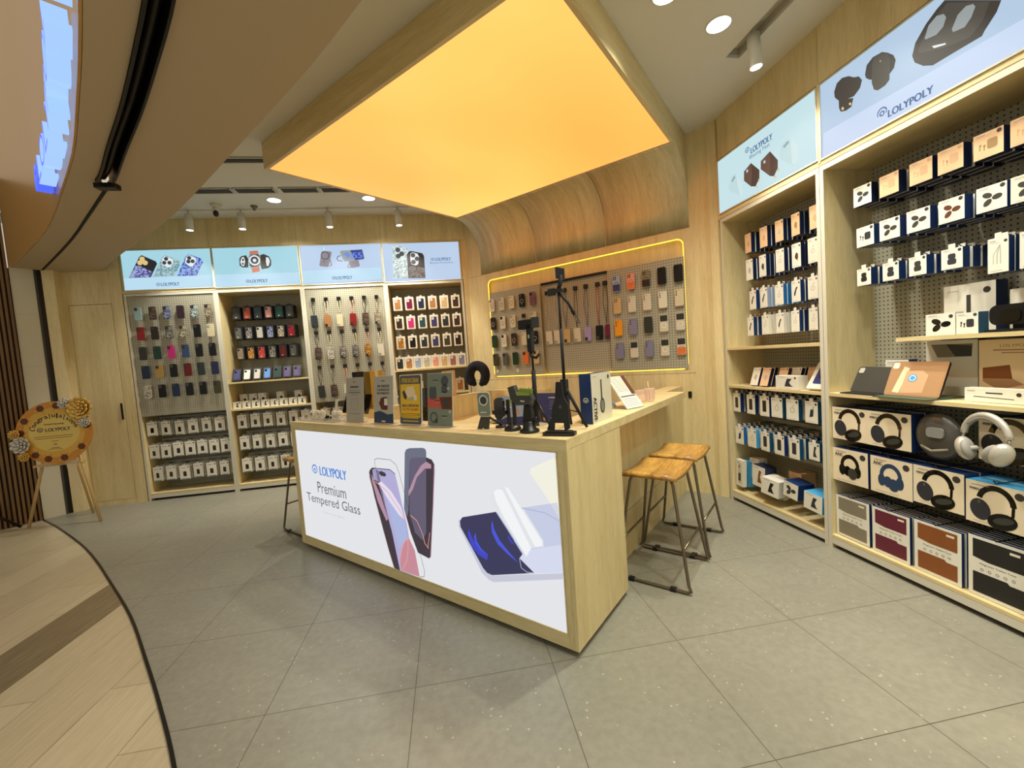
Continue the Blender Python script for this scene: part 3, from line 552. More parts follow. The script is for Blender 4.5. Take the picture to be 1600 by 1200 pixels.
mb = MB(); mb.box(.003, .428, .0, .02, 0, 2.257, 'oak'); dl = obj('door_leaf', mb, t)
mb = MB(); mb.box(.395, .41, -.012, 0, .93, 1.12, 'black_metal'); obj('door_handle', mb, dl, 'black slim vertical pull handle')
# pillar, shutter guide, post
mb = MB(); mb.vprism([(-4.44, 5.15), (-4.325, 5.285), (-4.5, 5.45), (-4.62, 5.31)], 0, 2.69, 'pillar_white')
for z in (.55, 1.1, 1.65, 2.2): mb.vprism([(-4.4402, 5.1485), (-4.324, 5.284), (-4.33, 5.29), (-4.446, 5.155)], z, z+.004, 'ink_light')
struct('wall_left', mb)
mb = MB(); mb.vprism([(-4.325, 5.285), (-4.285, 5.33), (-4.34, 5.45), (-4.5, 5.45)], 0, 2.69, 'dark_steel'); mb.vprism([(-4.322, 5.276), (-4.312, 5.288), (-4.325, 5.295), (-4.335, 5.283)], 0, 2.69, 'grille'); struct('trim_4', mb)
mb = MB(); mb.vprism([(-4.283, 5.31), (-4.19, 5.34), (-4.19, 5.452), (-4.3, 5.452)], 0, 2.69, 'oak'); struct('trim_5', mb)
mb = MB(); dx, dy = -.69, -.724
for k in range(60):
    a = k*.035; mb.vprism([(-4.445+dx*a-.012, 5.14+dy*a+.012), (-4.445+dx*(a+.02)-.012, 5.14+dy*(a+.02)+.012), (-4.445+dx*(a+.02)+.012, 5.14+dy*(a+.02)-.012), (-4.445+dx*a+.012, 5.14+dy*a-.012)], 0, 3.6, 'rib_wood')
mb.vprism([(-4.46, 5.16), (-6.0, 3.54), (-6.05, 3.6), (-4.5, 5.2)], 0, 3.6, 'groove')
struct('wall_left', mb)
# right wall
mb = MB()
mb.box(2.39, 2.85, -.8, 3.325, 2.425, 3.25, 'oak')
for a, b in ((-.8, .4), (.4, 1.37), (1.37, 2.35), (2.35, 3.33)): mb.box(2.37, 2.39, a+.0015, b-.0015, 2.912, 3.25, 'oak')
mb.box(2.372, 2.39, -.8, 3.33, 2.425, 2.455, 'oak_y')
for a in (2.343, 1.378): mb.box(2.368, 2.39, a, a+.018, 2.44, 2.912, 'oak')
mb.box(2.37, 2.85, -.8, 1.345, 0, 2.44, 'oak')
mb.box(2.37, 2.39, -.8, 1.37, 2.44, 2.912, 'oak')
mb.box(2.37, 2.85, 3.345, 3.40, 0, 3.25, 'oak'); mb.box(2.37, 2.85, 3.322, 3.345, 2.912, 3.25, 'oak'); mb.box(2.37, 2.39, 3.322, 3.345, 2.42, 2.912, 'oak')
struct('wall_right', mb)
# niche wall at 45 degrees, rounded into the right wall
def ab(a, b): return (S2*(a+b), S2*(b-a))
mb = MB(); c = [ab(-3.62, 4.09), ab(-.93, 4.09), ab(-.86, 4.088), ab(-.80, 4.075), ab(-.755, 4.05), (2.37, 3.35)]
mb.vprism([c[0], c[1], ab(-.93, 4.25), ab(-3.55, 4.35)], 0, 1.118, 'oak'); mb.vprism([c[1]]+c[2:]+[(2.5, 3.36), ab(-.93, 4.25)], 0, 3.25, 'oak')
mb.vprism([ab(-3.62, 4.092), ab(-.93, 4.092), ab(-.93, 4.25), ab(-3.55, 4.35)], 1.118, 1.122, 'groove')
mb.vprism([ab(-3.62, 4.09), ab(-3.31, 4.09), ab(-3.31, 4.25), ab(-3.55, 4.35)], 1.122, 2.433, 'oak'); mb.vprism([ab(-.98, 4.09), ab(-.93, 4.09), ab(-.93, 4.25), ab(-.98, 4.25)], 1.122, 2.433, 'oak')
mb.vprism([ab(-3.31, 4.14), ab(-.98, 4.14), ab(-.98, 4.25), ab(-3.31, 4.25)], 1.122, 2.433, 'oak')
mb.vprism([ab(-3.62, 4.092), ab(-.93, 4.092), ab(-.93, 4.25), ab(-3.55, 4.35)], 2.433, 2.436, 'groove'); mb.vprism([ab(-3.62, 4.09), ab(-.93, 4.09), ab(-.93, 4.25), ab(-3.55, 4.35)], 2.436, 3.25, 'oak')
struct('wall_corner', mb)
# frame panel around the rounded niche opening (2.43 high)
mb = MB(); hole_o = rr(2.315, 1.2, .06, 6, -2.1475, 1.755); n = len(hole_o)
outer = [(-.981 if x > -2.1475 else -3.311, 2.4335 if z > 1.755 else 1.121) for x, z in hole_o]
mb.X = Matrix.Rotation(-pi/4, 4, 'Z')
vs = [(x, 4.09, z) for x, z in hole_o]+[(x, 4.09, z) for x, z in outer]+[(x, 4.14, z) for x, z in hole_o]
mb.add(vs, [(i, (i+1) % n, n+(i+1) % n, n+i) for i in range(n)]+[(i, (i+1) % n, 2*n+(i+1) % n, 2*n+i) for i in range(n)], 'oak'); struct('wall_corner', mb)
mb = MB(); mb.tube([(x, 0, z) for x, z in rr(2.305, 1.19, .058, 8)], .005, 'led_amber', 6, True)
solo('led_strip', mb, 'glowing yellow LED strip outlining the rounded wall niche', 'light strip', 'N', -2.1475, 4.096, 1.755)
# curved wood cladding joining niche wall and ceiling box
mb = MB()
prof = [(4.087, 2.437)]+[(3.70+.387*cos(a), 2.65+.39*sin(a)) for a in [radians(6*i) for i in range(16)]]
def curve(a0, a1, z=.0, m='oak_c'):
    n = len(prof); full = prof+[(3.70, 3.25), (4.095, 3.25)]
    f = lambda a, p: (a, p[0], p[1]); N_ = len(full)
    vs = [f(a0, p) for p in full]+[f(a1, p) for p in full]
    mb.add(vs, [(i, i+1, N_+i+1, N_+i) for i in range(n-1)], m, True); mb.add(vs, [tuple(range(N_)), tuple(range(N_, 2*N_)), (n-1, n, N_+n, N_+n-1), (n, n+1, N_+n+1, N_+n), (n+1, 0, N_, N_+n+1)], m)
for a0, a1 in ((-3.395, -2.580), (-2.573, -1.736), (-1.729, -.935)): curve(a0, a1)
o = struct('trim_6', mb); o.rotation_euler = (0, 0, -pi/4)
# big glowing ceiling panel in its wooden box
t = thing('ceiling_light_panel', 'huge glowing warm yellow ceiling panel in an oak box above the counter', 'ceiling light', 'N', 0, 0, 3.04)
O = [(-3.60, 1.69), (-.915, 1.69), (-.935, 3.698), (-3.395, 3.698)]; In = [(-3.575, 1.712), (-.94, 1.712), (-.958, 3.694), (-3.375, 3.694)]
mb = MB()
for i in range(4):
    if i == 2: continue
    j = (i+1) % 4; mb.vprism([O[i], O[j], In[j], In[i]], 0, .209, 'oak_x' if i != 1 else 'oak_y')
obj('wooden_box', mb, t)
I2 = [(-3.570, 1.718), (-.945, 1.718), (-.963, 3.690), (-3.370, 3.690)]
mb = MB(); mb.vprism(I2, .006, .02, 'warm_panel'); obj('glowing_panel', mb, t, 'warm yellow translucent panel lit from behind')
mb = MB()
for i in range(4): j = (i+1) % 4; mb.vprism([In[i], In[j], I2[j], I2[i]], 0.002, .02, 'white_paint')
obj('panel_trim', mb, t)
# printed light boxes
def light_box(F, key, label, base, extras, d=0, fr=True, parent=None):
    (x0, z0, x1, z1), art = ART[key]; w, h = x1-x0, z1-z0
    if parent: t = parent; XF = Matrix.Translation((x0, d, z0))
    else: t = thing('light_box', label, 'light box', F, x0, d, z0); XF = Matrix()
    mb = MB(); e = .008; mb.X = XF
    for a, b, c_, d_ in ((-e, 0, -e, h+e), (w, w+e, -e, h+e), (0, w, -e, 0), (0, w, h, h+e)): mb.box(a, b, -.005, .012, c_, d_, 'white_metal' if fr else 'oak_x')
    obj('light_box_frame' if parent else 'frame', mb, t)
    mb = MB(); mb.X = XF; mb.box(0, w, .0, .01, 0, h, base)
    for m, l, pts in art:
        y = -.0004*l-.0002
        if m.startswith('L:'):
            _, wd, mm = m.split(':'); mb.line([(min(max(a, 0), w), min(max(b, 0), h)) for a, b in pts], float(wd), y, mm)
        elif m.startswith('O:'):
            _, r_, mm = m.split(':'); mb.face(circ(float(r_), 18, *pts[0]), y, mm)
        elif len(pts) > 2: mb.face(pts, y, m)
    for e_ in extras:
        if e_[0] == 'logo': mb.logo(e_[1], e_[2], e_[3], -.0035, e_[4])
        else: mb.text(e_[1], e_[2], e_[3], e_[4], -.0035, e_[5], e_[6] if len(e_) > 6 else None, bold=e_[7] if len(e_) > 7 else 0)
    obj('printed_panel', mb, t, label if parent else None); return t
def logos(x, z, w, lx, m='s_logo', h=.038): return [('logo', lx, z, .042, m), ('text', 'LOLYPOLY', x, z, w, m, h, .0015)]
light_box('B', 'b1', 'pale blue light box picturing three glitter phones, leftmost on the back wall', 's_base', logos(.475, .052, .19, .35))
light_box('B', 'b2', 'pale blue light box picturing smartwatches with an orange band, back wall', 's_base', logos(.478, .058, .19, .355))
light_box('B', 'b3', 'light box picturing a phone stand and charger beneath the back spotlights', 's_base2', logos(.48, .066, .19, .36)+[('text', '9:55', .615, .33, .20, 's_sky2', .07, .004)])
light_box('B', 'b4', 'light box picturing two glittery phone cases standing, rightmost on the back wall', 's_base2', logos(.73, .257, .19, .6)+[('text', 'Beyond Protection', .71, .211, .29, 's_logo', .026)])
light_box('R', 'r1', 'light box picturing four cube chargers, right wall nearest the corner', 's_baser', [('logo', .352, .352, .044, 's_logo'), ('text', 'LOLYPOLY', .495, .328, .21, 's_logo', .042, .002), ('text', 'Blazing Fast', .475, .283, .20, 's_logo', .034)])
light_box('R', 'r2', 'light box picturing black earbuds and charging case, upper right of photo', 's_baser2', [('logo', .366, .069, .05, 's_logo'), ('text', 'LOLYPOLY', .50, .041, .205, 's_logo', .036, .002)])
# ---------------- display bays ----------------
HOOKS = {}
def hook_mesh(L):
    k = round(L, 2)
    if k not in HOOKS:
        mb = MB(); mb.tube([(0, 0, 0), (0, -L, 0), (0, -L-.012, .016)], .0025, 'black_metal', 5); HOOKS[k] = mb.mesh('hook')
    return HOOKS[k]
def bay(F, u0, u1, label, shelves=(), flush=None, pegs=((.1, 2.39),), depth=.36, lowbars=()):
    t = thing('display_bay', label, 'shelving', F, u0, 0, 0, group=None); w = u1-u0; s = .026
    for a in (0.0005, w-s-.0005):
        mb = MB(); mb.box(a, a+s, 0, depth, 0.0, 2.42, 'oak', 'white_metal'); obj('side_panel', mb, t)
    mb = MB(); mb.box(s, w-s, 0, depth, 2.39, 2.42, 'oak_x', 'white_metal'); obj('top_panel', mb, t)
    mb = MB(); mb.box(s, w-s, .0, .02, .028, .068, 'white_metal'); obj('base_rail', mb, t, 'white metal rail')
    mb = MB(); mb.box(s, w-s, .0, depth, .07, .088, 'oak_x'); obj('shelf', mb, t)
    mb = MB(); mb.box(s, w-s, .06, .07, .001, .07, 'black_matte'); obj('plinth', mb, t, 'dark recessed plinth')
    mb = MB(); mb.box(s, w-s, depth-.012, depth-.002, .09, 2.39, 'pegboard'); obj('pegboard', mb, t)
    for z, d0 in shelves:
        mb = MB(); mb.box(s, w-s, d0, depth-.013, z-.02, z, 'oak_x'); obj('shelf', mb, t)
    if flush:
        mb = MB(); mb.box(s+.002, w-s-.002, .008, .014, flush[0], flush[1], 'pegboard'); obj('front_pegboard', mb, t, 'perforated grey steel sheet')
    for z in lowbars:
        mb = MB(); mb.box(s, w-s, depth-.05, depth-.013, z, z+.03, 'white_metal'); obj('hook_bar', mb, t)
    return t
def hook(t, x, z, L, y0=None, depth=.36):
    o = obj('hook', hook_mesh(L), t); o.location = (x, (depth-.012) if y0 is None else y0, z); return o
UB = (-3.61, -2.645, -1.68, -.70, .262)
b1 = bay('B', UB[0], UB[1], 'leftmost bay of the back wall with a flush pegboard of bare phone cases', flush=(1.0, 2.385), lowbars=(.93, .66, .38))
b2 = bay('B', UB[1], UB[2], 'second back wall bay, deep, with black boxed cases and two shelves', shelves=((1.325, 0), (1.0, 0)), lowbars=(.93, .66, .38))
b3 = bay('B', UB[2], UB[3], 'third back wall bay with cases hanging from wrist straps', flush=(1.0, 2.385), shelves=())
b4 = bay('B', UB[3], UB[4], 'rightmost back wall bay with cream boxed phone cases beside the corner', shelves=((1.325, 0), (1.0, 0)))
r1 = bay('R', -3.32, -2.357, 'right wall bay nearest the corner with charger and cable boxes', shelves=((1.33, .0), (1.01, 0)), lowbars=(.97, .68, .40))
r2b = bay('R', -2.355, -1.375, 'right wall bay with headphone boxes, cut by the photo edge', shelves=((1.01, 0),), lowbars=(.95, .68))
mb = MB(); mb.box(0, .555, .0, .3, -.02, 0, 'oak_x')
sh = obj('shelf', mb, r2b); sh.location = (.40, .045, 1.333)

# ---------------- phone cases ----------------
MESH = {}
def case_mesh(col, kind='tri', ring=None, w=.074, h=.15, th=.012, two=None, hangup=False):
    k = (col, kind, ring, w, two, hangup)
    if k in MESH: return MESH[k]
    mb = MB(); m = col; ol = rr(w, h, .012, 4); mb.prism(ol, -th, 0, m if not m.startswith('q_') else m, smooth=False)
    y = -th-.0006
    if two: mb.face([(x, z) for x, z in rr(w-.004, h*.42, .008, 3, 0, -h*.27)], y+.0003, two)
    sgn = -1 if hangup else 1
    cam_m = 'c_white' if m in ('c_marble', 'q_marble', 'c_cream') else ('c_dkgrey' if m != 'c_black' else 'badge')
    if kind == 'tri':
        mb.prism(rr(.032, .034, .008, 3, -w/2+.021, sgn*(h/2-.023)), -th-.002, -th, cam_m if col not in ('c_clear',) else 'ink_light')
        for a, b in ((-.007, .007), (-.007, -.008), (.008, 0)): mb.face(circ(.0052, 8, -w/2+.021+a, sgn*(h/2-.023)+b), -th-.0026, 'screen_black')
    elif kind == 'four':
        for a, b in ((0, 0), (0, -.018), (.017, 0), (.017, -.018)): mb.face(circ(.0065, 8, -w/2+.015+a, h/2-.018+b), -th-.001, 'screen_black')
    elif kind == 'col3':
        for b in (0, -.018, -.036): mb.face(circ(.006, 8, -w/2+.015, h/2-.018+b), -th-.001, 'screen_black')
    elif kind == 'flip':
        mb.face(rr(w-.01, h*.36, .006, 3, 0, h*.29), y, 'c_dkgrey')
    if ring: mb.ring(0, -.008 if kind != 'flip' else -.02, .021, .0045, y-.0002, ring, n=18); 
    if ring and kind != 'flip': mb.line([(0, -.032), (0, -.048)], .0045, y-.0002, ring)
    MESH[k] = mb.mesh('phone_case'); return MESH[k]
MATS['c_clear'] = MATS['clear_case']
def putcase(F, u, d, z, me, label, group, rz=0):
    o = bpy.data.objects.new('phone_case', me); COL.objects.link(o); place(o, F, u, d, z, rz); tag(o, label, 'phone case', group); return o
NAMES = {'c_'+k: v for k, v in dict(rust='rust orange', ltblue='light blue', red='red', dkbrown='dark brown', black='black', dkgrey='dark grey', dkgreen='dark green', magenta='magenta pink', steelblue='steel blue', navy='navy', gold='gold brown', dkred='dark red', slate='slate grey',
    olive='olive green', cream='cream', plum='dark plum', clear='clear', mauve='mauve purple', forest='forest green', orange='orange', amber='bright amber', lav='lavender grey', white='white', brown='brown', teal='teal', indigo='indigo', beige='beige', tan='tan',
    dustpink='dusty pink', silver='silver', grey='grey', purple='purple', blue='blue', wine='wine red', pinky='salmon pink', paleblue='pale blue', lilac='lilac', marble='white marbled', taupe='taupe', floral='floral', bluewhite='blue and white').items()}
NAMES.update(q_brown='dark brown patterned', q_navy='navy floral', q_bluewhite='blue and white floral', q_taupe='taupe speckled', q_grey='speckled grey', q_floral='olive floral', q_red='red patterned', q_gold='gold floral', q_check='black and white checked', q_marble='white marbled')
B1 = [['c_ltblue', 'q_brown', 'q_navy', 'c_plum', 'q_bluewhite', 'q_taupe'], ['c_red', 'c_dkbrown', 'q_grey', 'q_floral', 'c_black', 'c_cream'], ['c_dkgrey', 'c_dkgreen', 'c_magenta', 'c_steelblue', 'c_black', 'c_black'],
      ['c_navy', 'c_gold', 'c_black', 'c_dkred', 'c_slate', 'c_navy'], ['q_marble', 'c_black', 'c_navy', 'c_black', 'c_black', 'c_olive']]
for r, (z, row) in enumerate(zip((2.186, 1.957, 1.729, 1.512, 1.283), B1)):
    for c, m in enumerate(row):
        u = -3.468+.1475*c
        hook(b1, u-UB[0], z+.05, .02, y0=.008)
        putcase('B', u+random.uniform(-.004, .004), -.014, z, case_mesh(m, 'tri'), f'{NAMES[m]} phone case, leftmost bay pegboard, {ORD[r]} row from top, {ORD[c]} from left', 'bare phone cases on the leftmost pegboard', random.uniform(-.06, .06))
# niche boards
t = thing('niche_pegboard', 'grey perforated board at left inside the glowing wall niche', 'pegboard', 'N', -3.285, 4.08, 1.165); nl = t
mb = MB(); mb.box(0, .73, 0, .012, 0, 1.022, 'pegboard'); obj('board', mb, t)
t = thing('niche_pegboard', 'grey perforated board at right inside the glowing wall niche', 'pegboard', 'N', -1.735, 4.08, 1.165); nr = t
mb = MB(); mb.box(0, .742, 0, .012, 0, 1.022, 'pegboard'); obj('board', mb, t)
t = thing('niche_pegboard', 'recessed middle perforated board of the niche holding neck lanyards', 'pegboard', 'N', -2.548, 4.118, 1.165); nm_ = t
mb = MB(); mb.box(0, .806, 0, .012, 0, 1.005, 'pegboard'); obj('board', mb, t); mb = MB(); mb.box(0, .806, -.02, .012, 1.005, 1.03, 'black_metal'); obj('sliding_rail', mb, t, 'dark steel rail')
NL = [[('c_clear', 'tri', 'ink'), ('c_clear', 'tri', 'ink'), ('c_cream', 'tri', 'ink_grey'), ('c_black', 'tri', 'ink_light'), ('c_mauve', 'tri', 'ink')],
      [('c_dkbrown', 'tri', 'ink_light'), ('c_white', 'tri', 'ink'), ('c_clear', 'tri', 'ink'), None, ('c_clear', 'tri', 'ink')],
      [('c_forest', 'tri', None), ('c_white', 'tri', 'ink'), ('c_brown', 'tri', 'ink_light'), ('c_cream', 'tri', None), ('c_black', 'tri', 'ink_light')],
      [('c_olive', 'tri', None), ('c_grey', 'tri', None), ('c_forest', 'tri', None), ('c_orange', 'tri', None), ('c_beige', 'tri', None)]]
for r, z in enumerate((2.035, 1.813, 1.593, 1.368)):
    for c, q in enumerate(NL[r]):
        if not q: continue
        o = putcase('N', -3.234+.149*c, 4.062, z, case_mesh(*q), f'{NAMES[q[0]]} phone case, left niche board, {ORD[r]} row from top, {ORD[c]} from left', 'phone cases on the left niche board', random.uniform(-.05, .05))
        hook(nl, -3.234+.149*c+3.285, z+.05-1.165, .016, y0=0)
NR = [[('c_paleblue', 'four', 'ink', 'c_indigo'), ('c_pinky', 'four', 'coral', 'c_orange'), ('c_taupe', 'four', 'ink', 'c_dkbrown'), ('c_black', 'four', None), ('c_black', 'four', None)],
      [('c_beige', 'four', 'peach_d'), ('c_clear', 'col3', None), ('c_clear', 'col3', None), ('c_white', 'col3', None), ('c_cream', 'col3', None)],
      [('c_amber', 'col3', None), ('c_lav', 'col3', None), ('c_dkgrey', 'flip', None), ('c_clear', 'flip', 'paper'), ('c_clear', 'flip', 'paper')],
      [('c_lav', 'col3', None), ('c_clear', 'flip', None), ('c_lav', 'col3', None), ('c_clear', 'flip', 'paper'), ('c_clear', 'flip', 'coral', 'c_orange')]]
for r, z in enumerate((2.04, 1.82, 1.60, 1.373)):
    for c, q in enumerate(NR[r]):
        q = list(q)+[None]*(4-len(q)); me = case_mesh(q[0], q[1], q[2], .078, .155, .012, q[3])
        putcase('N', -1.632+.1485*c, 4.062, z, me, f'{NAMES[q[0]]} phone case, right niche board, {ORD[r]} row from top, {ORD[c]} from left', 'phone cases on the right niche board', random.uniform(-.05, .05))
        hook(nr, -1.632+.1485*c+1.735, z+.05-1.165, .016, y0=0)
for u in (-3.235, -2.93):
    mb = MB(); mb.box(-.014, .014, -.004, 0, -.02, .02, 'paper'); mb.face(circ(.006, 10), -.0045, 'ink')
    solo('price_tag', mb, 'small white tag at the bottom of the left niche board, '+('left one' if u < -3 else 'right one'), 'tag', 'N', u, 4.078, 1.225, group='tags at the niche bottom')
mb = MB(); mb.box(-.02, .02, -.02, 0, -.02, .02, 'black_plastic'); mb.tube([(-.01, -.012, -.02), (-.016, -.015, -.06), (0, -.015, -.09), (.016, -.015, -.06), (.01, -.012, -.02)], .0025, 'ink_grey', 6)
solo('phone_strap', mb, 'small black clip with a short dangling strap on the left niche board', 'strap', 'N', -2.787, 4.078, 1.86)
# straps with cases
def strap_set(F, u, d, ztop, L, scol, me, label, group, sw=.03, tw=.003, case=True):
    t = thing('lanyard', label, 'lanyard', F, u, d, ztop, group=group)
    mb = MB(); mb.box(-.021, .021, -.024, 0, -.02, .02, 'black_plastic'); obj('clip', mb, t, 'black square clip')
    a = random.uniform(.7, 1.2)*sw
    zc = -L+.075
    path = [(-.012, -.016, -.018), (-a, -.018, zc*.45), (-.006, -.018, zc*.85), (0, -.018, zc)]
    mb = MB(); mb.tube(path, tw, scol, 6); mb.tube([(-x*.95, y-.003, z) for x, y, z in path], tw, scol, 6); obj('cord', mb, t)
    if case:
        o = bpy.data.objects.new('case', me); COL.objects.link(o); o.parent = t; o.location = (random.uniform(-.006, .006), -.012, -L); o.rotation_euler = (0, random.uniform(-.05, .05), 0)
    return t
B3 = [[('c_slate', 'ink'), ('c_tan', 'c_cream'), ('c_cream', 'c_cream'), ('c_red', 'c_pinky'), ('q_brown', 'c_dkbrown'), ('q_taupe', 'c_taupe')],
      [('q_brown', 'black_matte'), ('q_marble', 'c_cream'), ('q_check', 'ink_grey'), ('q_grey', 'c_cream'), ('q_gold', 'c_pinky'), ('c_clear', 'c_cream')],
      [('c_dkgrey', 'c_dkbrown'), ('q_brown', 'q_check'), ('c_clear', 'c_pinky'), ('q_grey', 'c_taupe'), ('c_black', 'c_taupe'), ('c_tan', 'c_taupe')]]
CN = {'ink': 'dark', 'c_cream': 'cream', 'c_pinky': 'pink', 'c_dkbrown': 'brown', 'c_taupe': 'beige', 'black_matte': 'black', 'ink_grey': 'grey', 'q_check': 'checked'}
for r, (z, L) in enumerate(((2.255, .265), (1.853, .255), (1.43, .30))):
    for c, (m, s) in enumerate(B3[r]):
        strap_set('B', -1.567+.1495*c, 5.458-5.45, z, L, s, case_mesh(m, 'tri', None, .074, .15, .012, None, True), f'{NAMES[m]} case on {CN[s]} strap, third back bay, {ORD[r]} row, {ORD[c]} from left', 'cases on straps in the third back bay', .022)
NS = [(-2.474, None, 'ink_light', 'clear'), (-2.361, None, 'ink_light', 'clear'), (-2.248, 'c_beige', 'ink', 'black'), (-2.117, None, 'c_brown', 'brown'), (-1.993, 'c_lilac', 'c_purple', 'purple'), (-1.858, 'c_black', 'red', 'red'), (-1.775, 'c_wine', 'ink', 'black')]
mat('red', (150, 30, 30), .5)
for i, (u, m, s, sn) in enumerate(NS):
    me = case_mesh(m or 'c_clear', 'tri', None, .078 if i < 6 else .05, .15, .012, None, True)
    strap_set('N', u, 4.116, 2.075, .50, s, me, f'{NAMES[m or "c_clear"]} case on a long {sn} neck lanyard, {ORD[i]} from left in the niche', 'long neck lanyards in the niche', .024)

# ---------------- boxed goods ----------------
def mini(mb, k, w, h, y, ink='ink'):
    # printed picture on a box front; centre (0,h/2)
    c = h/2
    if k == 'plug': mb.face([(w*x, c+h*z) for x, z in ((-.14, 0), (0, .13), (.2, .05), (.2, -.12), (.06, -.2), (-.14, -.1))], y, ink); mb.line([(w*.1, c-h*.18), (w*.18, c-h*.24)], .003, y, ink)
    elif k == 'car': mb.face([(w*x, c+h*z) for x, z in ((-.22, -.18), (-.1, -.22), (.08, .08), (.2, .14), (.14, .22), (0, .16), (-.2, -.06))], y, ink)
    elif k == 'cable': mb.ring(0, c-.02*h, w*.17, w*.05, y, ink, n=12); mb.line([(0, c+h*.12), (w*.14, c+h*.22)], .005, y, ink)
    elif k == 'case': mb.face(rr(w*.42, h*.36, w*.05, 3, 0, c-h*.03), y, ink)
    elif k == 'bank': mb.face([(-w*.16, c-h*.24), (w*.14, c-h*.18), (w*.18, c+h*.12), (-w*.06, c+h*.14)], y, ink); mb.line([(w*.1, c+h*.1), (w*.18, c+h*.26)], .005, y, ink)
    elif k == 'power': mb.face(rr(w*.4, h*.56, w*.06, 3, -w*.02, c), y, ink)
    elif k == 'buds': mb.face(rr(w*.34, h*.38, w*.08, 4, w*.14, c), y, ink); mb.face(circ(w*.05, 8, -w*.26, c+.04*h), y, ink); mb.face(circ(w*.05, 8, -w*.12, c-.02*h), y, ink); mb.line([(-w*.26, c), (-w*.28, c-h*.16)], .004, y, ink); mb.line([(-w*.12, c), (-w*.13, c-h*.2)], .004, y, ink)
    elif k == 'lobes': [mb.face([(x_*cos(a)-z_*sin(a)+q, x_*sin(a)+z_*cos(a)+c+e) for x_, z_ in circ(w*.17, 14, rz=w*.11)], y, ink) for a, q, e in ((-.4, -w*.13, h*.13), (.8, -w*.12, -h*.16), (.15, w*.19, 0))]
    elif k == 'pod': mb.face(rr(w*.36, h*.26, w*.1, 4, 0, c+h*.12), y, ink); mb.face(rr(w*.42, h*.28, w*.1, 4, 0, c-h*.14), y, ink)
    elif k == 'wire': [mb.line([(w*a, c-h*.25), (w*a, c+h*.02), (w*.1, c+h*.3)], .003, y, ink) for a in (-.22, -.05, .12)]
    elif k == 'hold': mb.face([(w*x, c+h*z) for x, z in ((-.1, -.3), (.28, -.3), (.18, -.2), (.1, 0), (.22, .28), (.02, .3), (-.04, .05))], y, ink)
    elif k == 'phone': mb.face(rr(w*.5, h*.78, w*.06, 3, 0, c), y, 'c_cream'); mb.face(rr(w*.34, h*.3, w*.04, 3, 0, c-.15*h), y-.0003, ink); mb.face(rr(w*.14, h*.1, w*.02, 3, -.05*w, c+.25*h), y-.0003, ink)
    elif k == 'hp':
        h *= 1.14; c -= h*.01
        mb.ring(0, c+h*.06, h*.27, h*.095, y, ink, 2, 168, 18, rz=h*.31)
        mb.face([(-h*.25+x*cos(.2)-z*sin(.2), c-h*.12+x*sin(.2)+z*cos(.2)) for x, z in circ(h*.17, 18, rz=h*.22)], y-.0003, 'ink')
        mb.face([(h*.10+x*cos(.3)-z*sin(.3), c-h*.27+x*sin(.3)+z*cos(.3)) for x, z in circ(h*.24, 18, rz=h*.165)], y-.0006, ink)
        mb.line([(h*.27, c+h*.08), (h*.26, c-h*.12), (h*.2, c-h*.24)], h*.05, y-.0003, ink); mb.line([(-h*.27, c+h*.06), (-h*.27, c)], h*.035, y-.0003, 'ink_grey')
        mb.face([(h*.12+x*cos(.3)-z*sin(.3), c-h*.25+x*sin(.3)+z*cos(.3)) for x, z in circ(h*.17, 16, rz=h*.07)], y-.0009, 'charcoal')
    elif k == 'anc':
        mb.ring(0, c+h*.02, h*.24, h*.10, y, ink, 2, 178, 16, rz=h*.28)
        for sx_ in (-1, 1): mb.face(circ(h*.10, 14, sx_*h*.235, c-h*.12, rz=h*.17), y-.0003, ink)
        mb.face(circ(h*.14, 16, h*.08, c-h*.2, rz=h*.17), y-.0006, 'charcoal' if ink != 'sign_navy' else ink); mb.face(circ(h*.12, 16, -h*.07, c-h*.14, rz=h*.15), y-.0005, ink)
BX = {}
def bx_mesh(w, h, d, art, front='box_white', side='box_blue', ink='ink', top=None, tab=False, badge=True, tilt=0, ttl=None):
    k = (w, h, d, art, front, side, ink, tab, badge, ttl)
    if k in BX: return BX[k]
    mb = MB(); mb.box(-w/2, w/2, 0, d, 0, h, side, front)
    if tab: mb.prism([(-w*.16, h-.001), (w*.16, h-.001), (w*.16, h+.022), (-w*.16, h+.022)], .0, .0012, front)
    y = -.0006
    if art:
        if badge: mb.face(circ(min(w, h)*.085, 12, w*.36, h*.88 if h > w else h*.84), y, 'badge' if ink != 'peach_d' else 'peach_d')
        ln = 'ink_light' if front != 'box_dark' else 'ink'
        mb.line([(-w*.4, h*.91), (-w*.1, h*.91)], h*.018, y, 'ink_grey'); (None if ttl else mb.line([(-w*.4, h*.855), (w*.08, h*.855)], h*.010, y, ln))
        mb.line([(-w*.38, h*.06), (w*.2, h*.06)], h*.012, y, ln)
        mini(mb, art, w, h, y, ink)
        if ttl: mb.text(ttl, -w*.30, h*.82, w*(.26 if len(ttl) > 3 else .24), y-.0018, 'ink', h*(.055 if len(ttl) > 3 else .10), bold=.0006)
    BX[k] = mb.mesh('product_box'); return BX[k]
def bx_back(w, h, d, side, front='box_white', tab=False): return bx_mesh(w, h, d, None, front, side, 'ink', None, tab, False)
def putbox(F, u, d, z, me, label, cat='box', group=None, rz=0, name='product_box'):
    o = bpy.data.objects.new(name, me); COL.objects.link(o); place(o, F, u, d, z, rz); tag(o, label, cat, group); return o
